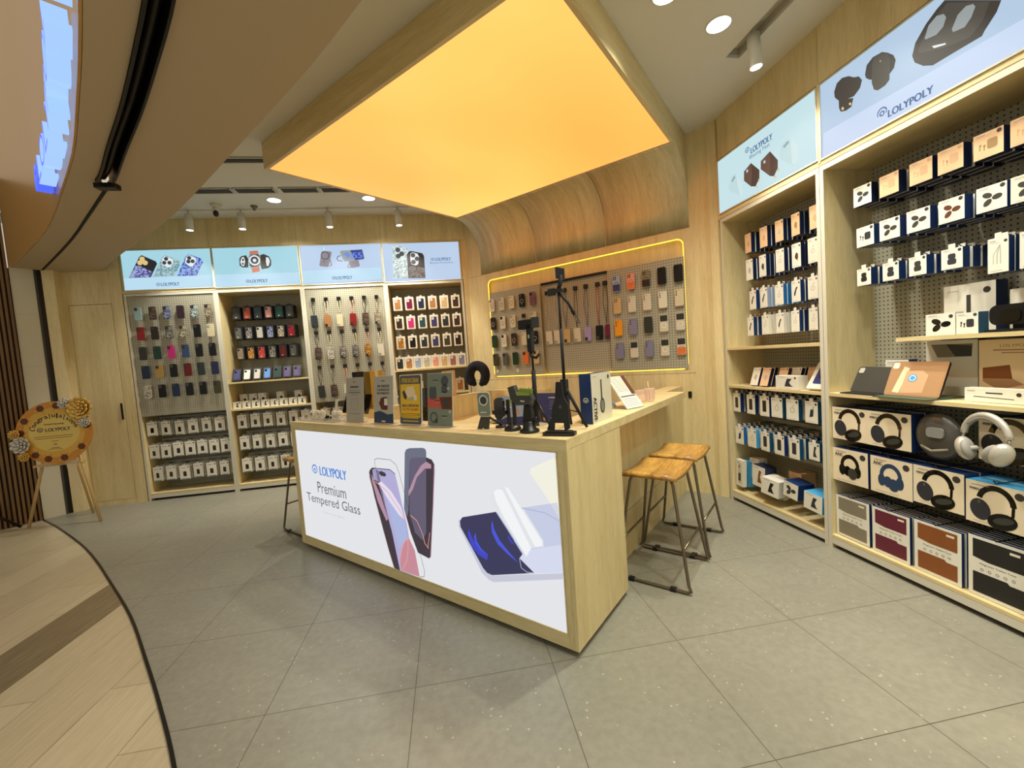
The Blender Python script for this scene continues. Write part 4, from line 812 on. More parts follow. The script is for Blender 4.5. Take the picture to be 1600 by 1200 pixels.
def stack(F, u, d, z, n, gap, front, back, label, group, jit=.03, hk=None, back_label=None, name='product_box', du=0):
    """front box plus the boxes queued behind it on the same hook"""
    dd = d
    for k in range(n):
        lb = label if k == 0 else (back_label or ('one of the boxes queued behind the '+label))
        putbox(F, u+du*k+(random.uniform(-1, 1)*.002), dd, z, front if k == 0 else back, ' '.join(lb.split()[:16]), 'box', group, random.uniform(-jit, jit) if k == 0 else random.uniform(-jit, jit)*.3, name)
        dd += gap+random.uniform(0, .003)
# --- back bay 2: black boxes with coloured cases
BK = [['c_dkgrey', 'c_rust', 'c_slate', 'c_dustpink', 'c_dkgreen', 'c_dkgrey'], ['c_grey', 'q_grey', 'c_silver', 'q_navy', 'q_taupe', 'c_red'], ['c_taupe', 'q_gold', 'q_red', 'q_grey', 'c_dkred', 'c_grey']]
def blk_mesh(m, w=.092, h=.165, d=.028):
    k = ('blk', m)
    if k not in BX:
        mb = MB(); mb.prism([(-w/2, 0), (w/2, 0), (w/2, h-.015), (w*.2, h), (-w*.2, h), (-w/2, h-.015)], 0, d, 'box_dark')
        if m:
            mb.prism(rr(w*.7, h*.78, .01, 3, 0, h*.45), -.004, 0, m); mb.face(rr(.024, .026, .006, 3, -w*.18, h*.72), -.0046, 'screen_black'); mb.face(circ(.006, 8, -.006, .028), -.0046, 'paper')
        BX[k] = mb.mesh('boxed_phone_case')
    return BX[k]
for r, z in enumerate((2.075, 1.835, 1.59)):
    for c, m in enumerate(BK[r]):
        u = -2.494+.1215*c; hook(b2, u-UB[1], z+.169, .20)
        stack('B', u, .11, z, 3, .045, blk_mesh(m), blk_mesh(None), f'black boxed {NAMES[m]} phone case, second back bay, {ORD[r]} row from top, {ORD[c]} from left', 'black boxed cases on hooks', .08, name='boxed_phone_case', back_label=f'plain black box behind the front one, second back bay, {ORD[r]} row, {ORD[c]} hook')
for i, m in enumerate(['c_indigo', 'c_white', 'c_silver', 'c_blue', 'c_dkgreen', 'c_purple', 'c_purple']):
    k = ('lean', m)
    if k not in BX:
        mb = MB(); mb.X = Matrix.Translation((0, 0, .0135)) @ Matrix.Rotation(radians(-28), 4, 'X'); mb.box(-.045, .045, 0, .028, 0, .16, 'box_dark'); mb.prism(rr(.064, .125, .01, 3, 0, .075), -.004, 0, m); mb.face(rr(.024, .026, .006, 3, -.015, .115), -.0046, 'screen_black')
        mb.X = Matrix(); BX[k] = mb.mesh('boxed_phone_case')
    putbox('B', -2.545+.115*i, .05, 1.326, BX[k], f'black boxed {NAMES[m]} case leaning back on the upper shelf, {ORD[i]} from left', 'box', 'leaning black boxed cases on the shelf', .12, 'boxed_phone_case')
# small white boxes in two tiers on the middle shelf
for r, (z, d, n, sh_) in enumerate(((1.001, .04, 8, 0), (1.001, .16, 7, .03))):
    hh = .085 if r == 0 else .165
    me = bx_mesh(.088, hh, .085, 'hold' if r == 0 else 'buds', 'box_white', 'paper', 'ink')
    for i in range(n):
        if r == 1 and i in (3, 5): continue
        putbox('B', -2.565+.106*i+sh_, d, z, me, f'small white pictured box on the middle shelf, {"front" if r == 0 else "rear"} row, {ORD[i]} from left', 'box', 'small white boxes on the middle shelf', random.uniform(-.06, .06))
# --- white clear-fronted boxes, lower rows of bays 1 and 2
def white_pack(fr=True):
    k = ('wp', fr)
    if k not in BX:
        mb = MB(); w, h, d = .104, .165, .024
        mb.box(-w/2, w/2, 0, d, 0, h, 'c_silver', 'box_white')
        mb.prism([(-w*.22, h), (w*.22, h), (w*.14, h+.02), (-w*.14, h+.02)], .001, .003, 'clear_plastic')
        if fr:
            mb.face(rr(w*.68, h*.62, .006, 2, 0, h*.42), -.0006, 'paper'); mb.face(rr(w*.33, h*.36, .006, 3, 0, h*.40), -.0012, 'screen_black'); mb.line([(-w*.38, h*.86), (w*.1, h*.86)], .006, -.0006, 'ink_grey'); mb.face(circ(.008, 8, w*.36, h*.88), -.0006, 'ink')
            mb.line([(-w*.4, .006), (w*.4, .006)], .006, -.0006, 'box_teal')
        BX[k] = mb.mesh('boxed_charger')
    return BX[k]
for r, z in enumerate((.755, .49, .215)):
    for bi, us in enumerate(([-3.511+.1465*i for i in range(6)] if r != 1 else [-3.52+.131*i for i in range(7)], [-2.527+.1465*i for i in range(6)], [-1.565+.1465*i for i in range(6)])):
        if bi == 2 and r != 1: us = us[:3]
        for c, u in enumerate(us):
            hook((b1, b2, b3)[bi], u-UB[bi], z+.178, .26)
            stack('B', u, .04, z+random.uniform(-.006, .006), 4 if bi < 2 else 2, .055, white_pack(), white_pack(False), f'white boxed charger on a low hook, {("leftmost", "second", "third")[bi]} back bay, {ROWS3[r]} row, {ORD[c]} from left', 'white boxed chargers on low hooks', .14,
                  back_label=f'white pack behind the front one, {("leftmost", "second", "third")[bi]} back bay, {ROWS3[r]} low row, {ORD[c]} hook', name='boxed_charger', du=.004)
# --- bay 4: cream boxes with a window case
B4 = [['c_tan', 'c_wine', 'c_navy', 'c_tan', 'c_beige', 'c_brown'], ['c_brown', 'c_magenta', 'c_teal', 'c_indigo', 'c_slate', 'c_brown'], ['q_gold', 'c_black', 'c_slate', 'c_indigo', 'c_olive', 'c_dkbrown'], ['c_slate', 'c_tan', 'c_paleblue', 'c_silver', 'c_pinky', 'c_beige', 'c_dustpink', 'c_lav']]
def cream_mesh(m, d=.026):
    k = ('cream', m)
    if k not in BX:
        mb = MB(); w, h = .108, .163; mb.box(-w/2, w/2, 0, d, 0, h, 'paper_cream', 'paper')
        mb.prism([(-.012, h), (.012, h), (.012, h+.018), (-.012, h+.018)], .0, .001, 'paper')
        if m: mb.prism(rr(w*.66, h*.76, .010, 3, 0, h*.47), -.002, 0, m); mb.prism(rr(.03, .032, .008, 3, -w*.14, h*.72), -.004, -.002, 'paper'); mb.face(circ(.006, 8, -w*.18, h*.74), -.0046, 'screen_black')
        BX[k] = mb.mesh('boxed_phone_case')
    return BX[k]
for r, z in enumerate((2.08, 1.84, 1.59)):
    for c, m in enumerate(B4[r]):
        u = -.578+.1455*c; hook(b4, u-UB[3], z+.175, .27)
        stack('B', u, .06, z, 3, .04, cream_mesh(m), cream_mesh(None), f'cream boxed {NAMES[m]} phone case, rightmost back bay, {ORD[r]} row from top, {ORD[c]} from left', 'cream boxed cases in the rightmost bay', .07, name='boxed_phone_case', back_label=f'cream box behind the front one, rightmost back bay, {ORD[r]} row, {ORD[c]} hook')
for c, m in enumerate(B4[3]):
    putbox('B', -.608+.1115*c, .05, 1.326, cream_mesh(m), f'cream boxed {NAMES[m]} phone case standing on the bay shelf, {ORD[c]} from left', 'box', 'cream boxed cases standing on the shelf', random.uniform(-.06, .06), 'boxed_phone_case')
for i, (u, m) in enumerate(((-.55, 'c_dkgrey'), (-.40, 'c_dustpink'), (-.22, 'c_black'), (-.02, 'c_slate'), (.13, 'c_tan'))):
    putbox('B', u, .10, 1.001, cream_mesh(m), f'cream boxed {NAMES[m]} case in the shadow of the lower shelf, {ORD[i]} from left', 'box', 'cream boxed cases on the lower shelf', random.uniform(-.1, .1), 'boxed_phone_case')

# --- right wall, bay near the corner
RW = 'R'
def rrow(zb, us, arts, w, h, d, n, gap, front, side, inks, rowname, dd=.10, t=None, L=.2, cards=None, bay_name='corner bay'):
    for c, (u, a, ink) in enumerate(zip(us, arts, inks)):
        sd = side[c] if isinstance(side, list) else side; fr = front[c] if isinstance(front, list) else front
        tb = h not in (.112, .152, .165); me = bx_mesh(w, h, d, a, fr, sd, ink, tab=tb)
        if t: hook(t, u-(-3.32 if t is r1 else -2.355), zb+h+.012, L)
        stack(RW, u, dd, zb, n, gap, me, bx_back(w, h, d, sd, 'box_white', tb), f'{CARD[a]} box hanging in the {bay_name}, {rowname}, {ORD[c]} from left', f'boxes on hooks, {bay_name}, {rowname}', .05, back_label=f'box queued behind the front one, {bay_name}, {rowname}, {ORD[c]} hook')
CARD = dict(plug='white charger', car='white car charger', cable='white cable', power='white power bank', bank='white luggage-tag power bank', buds='earbuds', lobes='white earbuds', pod='small white earbuds', wire='white wired earphones', hold='white phone holder', hp='headphone', anc='noise cancelling headphone', case='white case')
U6 = [-3.122, -2.953, -2.80, -2.652, -2.50]
U5 = [-3.118, -2.975, -2.80, -2.655, -2.521]
rrow(2.088, U6, ['plug']*5, .074, .152, .032, 5, .038, 'peach', 'box_navy', ['peach_d', 'peach_d', 'ink_light', 'ink_gold', 'peach_d'], 'top row', t=r1, L=.22)
rrow(1.868, U5, ['plug', 'plug', 'cable', 'plug', 'cable'], .076, .165, .032, 5, .038, ['box_white']*4+['paper'], 'box_navy', ['ink_light', 'olive_ink', 'ink_light', 'sun_brown', 'ink_light'] if 0 else ['ink_light', 'charcoal', 'ink_light', 'sun_brown', 'ink_light'], 'second row', t=r1, L=.22)
rrow(1.628, [-3.09, -2.972, -2.817, -2.665, -2.525], ['car', 'car', 'cable', 'car', 'cable'], .078, .15, .03, 5, .038, 'box_white', ['box_blue', 'c_paleblue', 'box_blue2', 'box_blue', 'box_navy'], ['charcoal', 'charcoal', 'ink_light', 'ink', 'ink_light'], 'third row', t=r1, L=.22)
rrow(1.418, [-3.126, -2.967, -2.82, -2.678, -2.53], ['car', 'cable', 'car', 'cable', 'cable'], .07, .15, .03, 5, .038, 'box_white', ['box_blue', 'paper', 'paper', 'box_blue', 'box_navy'], ['charcoal', 'ink_light', 'ink', 'ink_light', 'ink_light'], 'fourth row', t=r1, L=.22)
# leaning boxes in the middle compartment
def lean_mesh(w, h, d, art, front, side, ink, deg, key):
    k = ('lm', key)
    if k not in BX:
        mb = MB(); mb.X = Matrix.Translation((0, 0, d*sin(radians(deg)))) @ Matrix.Rotation(radians(-deg), 4, 'X'); mb.box(-w/2, w/2, 0, d, 0, h, side, front)
        mb.line([(-w*.4, h*.9), (0, h*.9)], h*.02, -.0006, 'ink_grey'); mb.face(circ(w*.07, 10, w*.36, h*.9), -.0006, 'badge'); mini(mb, art, w, h, -.0006, ink); mb.X = Matrix(); BX[k] = mb.mesh('product_box')
    return BX[k]
for i, (u, dd) in enumerate(((-3.03, .03), (-2.925, .03), (-2.79, .06), (-2.705, .09), (-2.60, .12), (-2.53, .14))):
    for k in range(2): putbox(RW, u, dd+k*.034, 1.012, lean_mesh(.078, .145, .026, 'plug', 'peach' if i % 3 else 'paper', 'box_navy', 'ink_light', 18, ('p', i % 3)), ('cream charger box leaning on the corner bay shelf, '+ORD[i]+' from left') if k == 0 else 'second cream charger box leaning behind the '+ORD[i]+' one from left', 'box', 'leaning charger boxes in the corner bay', .05)
putbox(RW, -2.675, .012, 1.012, bx_mesh(.20, .095, .075, 'hold', 'box_white', 'paper', 'ink'), 'wide white phone holder box lying in front of the leaning boxes', 'box', None, .02)
mb = MB(); mb.X = Matrix.Translation((0, 0, .0162)) @ Matrix.Rotation(radians(-32), 4, 'X'); mb.box(-.065, .065, 0, .03, 0, .2, 'paper', 'box_white'); mb.face(rr(.09, .13, .012, 3, .01, .1), -.0006, 'poster_blue'); mb.face(circ(.03, 12, .02, .10), -.0009, 'screen_black'); mb.X = Matrix()
solo('product_box', mb, 'tilted white box picturing a dark blue device, beside the white post', 'box', RW, -2.455, .02, 1.012)
# lower rows
rrow(.783, [-3.238, -3.07, -2.92], ['power']*3, .093, .158, .028, 5, .045, 'box_white', 'box_blue', ['screen_black']*3, 'low top row', .03, r1, .28)
rrow(.790, [-2.788, -2.645, -2.486], ['cable', 'cable', 'bank'], .104, .148, .03, 4, .055, 'box_white', 'box_teal', ['ink_light', 'ink_light', 'ink'], 'low top row right half', .025, r1, .28)
rrow(.508, [-3.218, -3.068, -2.927, -2.783, -2.645], ['bank', 'cable', 'power', 'power', 'power'], .094, .148, .03, 5, .045, 'box_white', ['box_blue2', 'sticker_blue', 'box_teal', 'box_blue', 'box_teal'], ['ink', 'ink_light', 'ink', 'ink', 'ink'], 'low second row', .03, r1, .28)
rrow(.535, [-2.48], ['hold'], .09, .12, .07, 3, .085, 'box_white', 'box_teal', ['ink'], 'low second row far right', .03, r1, .28)
def tilt_box(u, d, z, w, h, dp, art, front, side, ink, label, deg, rz=0):
    mb = MB(); mb.X = Matrix.Rotation(radians(deg), 4, 'Y'); mb.box(-w/2, w/2, 0, dp, 0, h, side, front); mb.line([(-w*.4, h*.9), (0, h*.9)], h*.02, -.0006, 'ink_grey'); mini(mb, art, w, h, -.0006, ink); mb.X = Matrix()
    return solo('product_box', mb, label, 'box', RW, u, d, z, rz)
tilt_box(-3.242, .03, .135, .085, .23, .035, 'phone', 'box_white', 'box_white', 'charcoal', 'tall white box picturing a clear pouch with phone, bottom left of the corner bay', 3)
tilt_box(-3.225, .085, .135, .085, .22, .05, None, 'sticker_blue', 'sticker_blue', 'ink', 'light blue box behind the tall white pouch box', 3)
tilt_box(-3.13, .10, .22, .11, .17, .07, None, 'box_white', 'paper', 'ink', 'rounded white pack hanging behind the blue box', -4)
tilt_box(-3.015, .03, .195, .138, .17, .10, 'hold', 'box_white', 'box_navy', 'tan_leather', 'white box picturing a brown phone holder, bottom row of the corner bay', 3)
tilt_box(-2.86, -.005, .175, .15, .13, .13, 'hold', 'box_white', 'box_white', 'screen_black', 'white box picturing a black car mount tilted forward, bottom row', 6, .15)
tilt_box(-2.675, .01, .215, .13, .115, .13, 'lobes', 'box_white', 'box_blue', 'charcoal', 'white and blue box picturing a ring holder, bottom row of the corner bay', 6)
tilt_box(-2.475, .0, .19, .145, .12, .16, 'hold', 'box_white', 'sticker_blue', 'ink', 'white and light blue box beside the white post, bottom row', 4)
tilt_box(-2.80, .17, .25, .12, .10, .12, None, 'peach', 'peach', 'ink', 'pale orange box at the back of the bottom row', 0)
# --- right wall, second bay
V1 = [-2.175, -2.022, -1.865, -1.735, -1.591, -1.462]
def row2(zb, arts, fronts, inks, rowname, w, h, d, n, gap, us=V1, dd=.10):
    rrow(zb, us, arts, w, h, d, n, gap, fronts, 'box_navy' if rowname == 'top row' else 'box_blue', inks, rowname, dd, r2b, .2, bay_name='headphone bay')
row2(2.122, ['lobes', 'buds', 'buds', 'buds', 'buds', 'buds'], ['box_white']+['peach']*5, ['charcoal', 'peach_d', 'peach_d', 'peach_d', 'ink_gold', 'peach_d'], 'top row', .106, .112, .048, 4, .056)
row2(1.882, ['buds', 'lobes', 'lobes', 'lobes', 'lobes', 'lobes'], 'box_white', ['ink', 'charcoal', 'charcoal', 'sun_brown', 'charcoal', 'charcoal'], 'second row', .108, .112, .048, 4, .056, [-2.162, -2.023, -1.882, -1.735, -1.582, -1.462])
row2(1.655, ['pod']*4, 'box_white', ['screen_black', 'ink', 'charcoal', 'ink'], 'third row', .086, .098, .045, 4, .055, [-2.173, -2.023, -1.884, -1.732])
row2(1.60, ['wire', 'pod'], 'box_white', ['ink_light', 'ink'], 'third row right end', .075, .155, .03, 4, .036, [-1.558, -1.45])
# items on the small upper shelf
me = bx_mesh(.225, .235, .075, None, 'box_white', 'box_blue', 'ink')
mb = MB(); mb.box(-.105, .105, 0, .07, 0, .245, 'box_blue', 'box_white'); mb.face(circ(.015, 14, .072, .205), -.0006, 'badge'); mb.line([(-.09, .215), (-.04, .215)], .004, -.0006, 'ink_light')
mb.line([(0, .19), (0, .1), (0, .07)], .018, -.0006, 'charcoal'); mb.ring(0, .035, .034, .018, -.0009, 'charcoal', 15, 165); mb.text('ACTIVE', -.082, .06, .075, -.0006, 'ink', .022, rot=pi/2)
solo('product_box', mb, 'large white and blue headphone box standing on the small upper shelf', 'box', RW, -1.735, .20, 1.334)
putbox(RW, -1.775, .085, 1.334, bx_mesh(.128, .108, .05, 'lobes', 'box_white', 'paper', 'screen_black'), 'white box picturing three dark lobes, left on the small upper shelf', 'box')
putbox(RW, -1.664, .085, 1.334, bx_mesh(.086, .100, .06, 'buds', 'box_white', 'box_teal', 'ink'), 'white earbuds box in the middle of the small upper shelf', 'box')
mb = MB(); mb.box(-.08, .08, 0, .05, 0, .19, 'box_blue', 'box_white'); mb.face([(-.06, .09), (-.02, .15), (.05, .185), (.08, .185), (.08, .08), (0, .06)], -.0006, 'skin_tone'); mb.face([(.02, .13), (.08, .16), (.08, .08), (.03, .09)], -.0009, 'sun_brown'); mb.face([(-.01, .15), (.01, .165), (.03, .16), (.01, .145)], -.0009, 'maroon')
solo('product_box', mb, 'box with a photo of a person wearing earphones, upper shelf', 'box', RW, -1.50, .20, 1.334)
t = thing('vr_headset', 'black goggle headset on a stand at the right edge of the small shelf', 'headset', RW, -1.50, .12, 1.334)
mb = MB(); mb.box(-.09, .09, -.05, .06, 0, .012, 'black_plastic'); obj('base', mb, t)
mb = MB(); mb.prism(rr(.15, .09, .03, 5, .0, .075), -.045, .03, 'black_plastic'); obj('visor', mb, t)
mb = MB(); mb.prism(rr(.07, .055, .02, 4, .0, .07), -.052, -.045, 'screen_black'); obj('lens_cover', mb, t); mb = MB(); mb.prism(rr(.03, .04, .004, 2, 0, .03), -.01, .02, 'black_metal'); obj('stand', mb, t)
# main shelf: tablets in cases
def tablet(u, d, label, w, h, deg, body, cam, w2=0, sticker=False, clear=False):
    t = thing('tablet_case', label, 'tablet', RW, u, d, 1.012, .0)
    mb = MB(); mb.box(-w/2, w/2, -.13, .10, 0, .006, 'green_mat' if clear else 'black_matte'); obj('cover_flap', mb, t)
    mb = MB(); mb.X = Matrix.Translation((0, -.06, .008)) @ Matrix.Rotation(radians(-deg), 4, 'X'); mb.prism(rr(w, h, .012, 4, 0, h/2), 0, .012, 'black_plastic', body)
    mb.prism(rr(.032, .034, .008, 3, -w/2+.026, h-.026), -.003, 0, cam)
    if clear:
        mb.prism(rr(w-.012, h-.012, .01, 4, 0, h/2), -.0012, 0, 'taupe_tablet'); mb.face([(-w*.2, h*.08), (w*.2, h*.12), (w*.22, h*.62), (w*.1, h*.74), (-w*.18, h*.72)], -.0016, 'peach_d'); mb.face([(-w*.35, h*.1), (-w*.22, h*.08), (-w*.14, h*.8), (-w*.25, h*.85)], -.0015, 'paper_cream'); mb.face(circ(.022, 18, -.01, h*.52), -.0024, 'sticker_blue'); mb.ring(-.01, h*.52, .014, .004, -.0028, 'paper')
    obj('tablet', mb, t); return t
tablet(-2.14, .14, 'dark grey tablet case propped open on the main shelf, left side', .24, .165, 28, 'charcoal', 'c_silver')
tablet(-1.88, .09, 'clear backed tan tablet with blue round sticker propped on the main shelf', .27, .195, 22, 'taupe_tablet', 'paper', clear=True)
putbox(RW, -2.11, .24, 1.012, bx_mesh(.13, .19, .06, 'hold', 'box_white', 'box_blue', 'charcoal'), 'white and blue wireless tripod box behind the dark tablet', 'box')
mb = MB(); mb.box(-.115, .115, 0, .05, 0, .29, 'screen_black', 'box_white'); mb.face([(-.09, .27), (-.06, .2), (.09, .205), (.095, .27)], -.0006, 'grey_leather'); mb.face([(-.02, .27), (.02, .205), (.09, .205), (.09, .26)], -.0009, 'charcoal')
solo('product_box', mb, 'white tablet case box with a window showing leather, behind the tan tablet', 'box', RW, -1.84, .24, 1.012)
mb = MB(); mb.box(-.135, .135, 0, .05, 0, .285, 'paper', 'paper_cream'); mb.text('LOLYPOLY', 0, .255, .11, -.0006, 'ink_gold', .014); mb.line([(-.08, .235), (.08, .235)], .005, -.0006, 'ink_gold'); mb.line([(-.05, .222), (.05, .222)], .004, -.0006, 'ink_gold')
mb.face([(-.12, .15), (-.02, .165), (-.01, .095), (-.12, .10)], -.0006, 'tan_leather'); mb.face([(-.12, .10), (-.01, .10), (.03, .075), (-.06, .045), (-.12, .085)], -.0009, 'taupe_tablet'); mb.face([(.07, .15), (.135, .155), (.135, .03), (.08, .09)], -.0006, 'maroon')
solo('product_box', mb, 'large cream box picturing brown folding tablet cases on the main shelf', 'box', RW, -1.56, .20, 1.012)
mb = MB(); mb.box(-.11, .11, 0, .05, 0, .065, 'paper', 'box_white'); mb.text('TABLET PENCIL PRO', 0, .044, .06, -.0006, 'ink', .007) if 0 else mb.line([(-.03, .044), (.03, .044)], .006, -.0006, 'ink'); mb.line([(-.075, .026), (.07, .020)], .003, -.0006, 'ink'); mb.face(circ(.009, 12, .085, .042), -.0006, 'badge'); mb.line([(-.1, .052), (-.07, .052)], .004, -.0006, 'ink_light')
solo('product_box', mb, 'flat white stylus pen box lying at the front of the main shelf', 'box', RW, -1.555, .07, 1.012)
# headphone boxes
def hpbox(u, z, w, h, art, label, ink='screen_black', ttl=None, side='box_blue', n=2, d=.085, dd=.02, front='box_cream'):
    stack(RW, u, dd, z, n, d+.008, bx_mesh(w, h, d, art, front, side, ink, badge=True, ttl=ttl, tab=False), bx_back(w, h, d, side), label, None, .02, back_label='box directly behind the '+label.replace(' box', '', 1))
    hook(r2b, u+2.355, z+h+.006, .33)
hpbox(-2.215, .722, .222, .2, 'hp', 'black headphone box, upper row, leftmost beside the post', ttl='WIRELESS')
hpbox(-1.985, .722, .235, .2, 'hp', 'black headphone box, upper row, second from left', ttl='WIRELESS')
hpbox(-1.52, .735, .22, .21, 'hp', 'black headphone box behind the silver display headphones', ttl='WIRELESS', n=1, dd=.10)
hpbox(-2.214, .452, .225, .21, 'anc', 'black ANC headphone box, middle row, leftmost beside the post', ttl='ANC')
hpbox(-1.975, .452, .228, .21, 'anc', 'navy ANC headphone box, middle row, second from left', 'sign_navy', 'ANC')
hpbox(-1.745, .462, .225, .2, 'hp', 'black wireless headphone box, middle row, third from left', ttl='WIRELESS')
hpbox(-1.516, .447, .225, .2, 'hp', 'black wireless headphone box with blue top at the photo edge', ttl='WIRELESS', side='sticker_blue')
# folio case boxes at the bottom: front one plus thin ones behind
def folio(u, z, w, h, col, cn, i, lift=.0):
    k = ('folio', col, w)
    if k not in BX:
        mb = MB(); mb.box(-w/2, w/2, 0, .016, 0, h, 'box_blue', 'box_white')
        for z0, z1 in ((.06*h, .40*h), (.61*h, .95*h)):
            s_ = 1 if z0 < .5*h else -1
            if z0 < .5*h: ol = [(-w*.42, z0), (w*.42, z0), (w*.42, z1-.01), (w*.2, z1-.01), (w*.16, z1), (-w*.42, z1)]
            else: ol = [(-w*.42, z0+.01), (-w*.16, z0), (w*.42, z0), (w*.42, z1), (-w*.42, z1)]
            mb.face(ol, -.0006, col)
        mb.text('Magnetic Tablet Case', 0, .55*h, w*.6, -.0006, 'ink', h*.035)
        for q in range(5): mb.ring(-w*.26+q*w*.13, .46*h, .0055, .0018, -.0006, 'ink', n=8)
        mb.box(w*.2, w*.36, -.001, -.0002, .86*h, .90*h, 'paper'); BX[k] = mb.mesh('boxed_tablet_case')
    lbl = f'boxed {cn} tablet case, bottom row of the headphone bay, {ORD[i]} from left'
    stack(RW, u, .03, z, 6, .024, BX[k], bx_back(w, h, .014, 'box_blue'), lbl, 'boxed tablet cases in the bottom row', .015, name='boxed_tablet_case', back_label=f'thin blue sided box behind the {cn} tablet case box', du=.003)
    hook(r2b, u+2.355, z+h+.004, .33)
folio(-2.218, .092, .218, .262, 'grey_leather', 'grey', 0); folio(-1.99, .09, .205, .265, 'maroon', 'maroon', 1); folio(-1.758, .09, .212, .272, 'tan_leather', 'brown', 2); folio(-1.516, .09, .215, .29, 'leather_black', 'black', 3)
# pouch and display headphones
t = thing('headphone_pouch', 'oval grey zip pouch hanging between the headphone boxes', 'pouch', RW, -1.757, .03, .72)
mb = MB(); mb.ball((0, .02, .105), .105, .045, .118, 'pouch', 24, 14); obj('shell', mb, t)
mb = MB(); mb.tube([(.103*cos(a), .018, .105+.115*sin(a)) for a in [2*pi*i/30 for i in range(30)]], .005, 'grille', 6, True); obj('zip', mb, t, 'dark zip line')
mb = MB(); mb.prism(rr(.075, .05, .015, 4, .015, .13), -.032, -.022, 'ink_grey'); mb.tube([(-.06, -.01, .05), (0, -.03, .035), (.06, -.01, .05)], .007, 'grey_leather', 6); obj('moulded_patch', mb, t)
def headphones(F, u, d, z, label, m, cushion, s=1, rz=0):
    t = thing('headphones', label, 'headphones', F, u, d, z, rz)
    mb = MB(); pts = [(.085*s*cos(a), 0, .1*s+.092*s*sin(a)) for a in [radians(5+10*i) for i in range(18)]]
    mb.tube(pts, .012*s, m, 10); obj('headband', mb, t); mb = MB(); mb.tube([(x*.9, y-.002, .1*s+(z_-.1*s)*.89) for x, y, z_ in pts[3:15]], .009*s, cushion, 8); obj('headband_pad', mb, t)
    for sg in (-1, 1):
        mb = MB(); mb.X = Matrix.Translation((sg*.068*s, -.012*s, .045*s)) @ Matrix.Rotation(sg*.35, 4, 'Y') @ Matrix.Rotation(-.5*sg, 4, 'Z'); mb.ball((0, 0, 0), .030*s, .036*s, .05*s, m, 18, 10); mb.X = Matrix(); e = obj('ear_cup', mb, t)
        mb = MB(); mb.X = Matrix.Translation((sg*.048*s, -.022*s, .045*s)) @ Matrix.Rotation(sg*.35, 4, 'Y') @ Matrix.Rotation(-.5*sg, 4, 'Z'); mb.lathe([(.018*s, -.001), (.03*s, -.009*s), (.036*s, 0), (.03*s, .011*s), (.018*s, .003)], cushion, 18, sy=.5); mb.ball((0, 0, 0), .018*s, .032*s, .042*s, cushion, 16, 8); mb.X = Matrix(); obj('ear_cushion', mb, e)
        mb = MB(); mb.tube([(sg*.084*s, 0, .11*s), (sg*.088*s, -.006, .075*s)], .005*s, 'chrome', 8); obj('slider', mb, t)
    return t
headphones(RW, -1.53, -.015, .752, 'silver display headphones hanging in front of a headphone box', 'silver_plastic', 'cushion', 1.12, -.2)
# ---------------- service counter ----------------
t = thing('service_counter', 'light oak service counter with a big lit poster front, centre of the shop', 'counter', 'N', 0, 0, 0); ctr = t
a0, a1, f = -3.37, -.904, 1.58
mb = MB(); mb.box(a0, a1, f, f+.03, .945, .955, 'oak_x'); mb.box(a0, -3.322, f, f+.03, .03, .945, 'oak'); mb.box(-.953, a1-.022, f, f+.03, .03, .945, 'oak'); mb.box(-3.322, -.953, f, f+.03, .03, .089, 'oak_x')
mb.box(a0+.001, a1-.023, f+.03, f+.26, .03, .954, 'oak'); obj('front_frame', mb, t)
mb = MB(); mb.vprism([(a0, f), (a1, f), (a1, 3.575), (-1.06, 3.575), (-1.06, 4.08), (-1.2, 4.08), (-1.2, 1.86), (a0, 1.86)], .955, 1.0, 'oak_x'); obj('worktop', mb, t)
mb = MB(); mb.box(-1.2, a1-.001, f+.262, 2.18, .03, .954, 'oak'); mb.box(a1-.021, a1-.0005, f+.0005, f+.262, .03, .954, 'oak'); obj('end_panel', mb, t)
mb = MB(); mb.box(-1.12, -1.065, 2.182, 4.08, .0, .954, 'oak'); mb.box(-1.066, -1.0648, 2.6, 4.08, .30, .303, 'groove'); obj('recessed_panel', mb, t)
mb = MB(); mb.box(-3.25, -1.1, f+.06, f+.22, .001, .03, 'black_matte'); mb.box(-1.15, -.96, 1.85, 2.15, .001, .03, 'black_matte'); obj('plinth', mb, t)
mb = MB(); mb.vprism([(-3.288, 1.862), (-1.202, 1.862), (-1.202, 2.45), (-2.75, 2.45), (-2.75, 3.96), (-3.288, 3.96)], .72, .75, 'oak_x'); obj('lower_desk', mb, t)
mb = MB(); mb.box(-3.37, -3.29, 1.862, 4.05, .0, .96, 'oak'); mb.box(-3.37, -3.29, 1.862, 4.05, .96, 1.0, 'oak_y'); obj('side_ledge', mb, t)
mb = MB(); mb.box(-3.288, -2.5, 3.965, 4.083, .0, .96, 'oak'); mb.box(-3.288, -2.5, 3.965, 4.083, .96, 1.0, 'oak_x'); obj('rear_ledge', mb, t)
light_box('N', 'poster', 'lit poster advertising Premium Tempered Glass with phones', 'p_base',
    [('logo', .243, .553, .078, 'p_logo'), ('text', 'LOLYPOLY', .485, .549, .345, 'p_logo', .068, .0035), ('text', 'Premium', .445, .42, .375, 'p_text', .082), ('text', 'Tempered Glass', .435, .315, .70, 'p_text', .088), ('text', '(more than glass)', .44, .235, .28, 'p_faint', .022)], d=1.586, fr=False, parent=ctr)
mb = MB(); mb.prism(rr(.03, .06, .006, 3), -.01, 0, 'black_plastic'); solo('power_socket', mb, 'small black power socket on the wall above the counter end', 'socket', 'N', -.99, 4.09, .92)
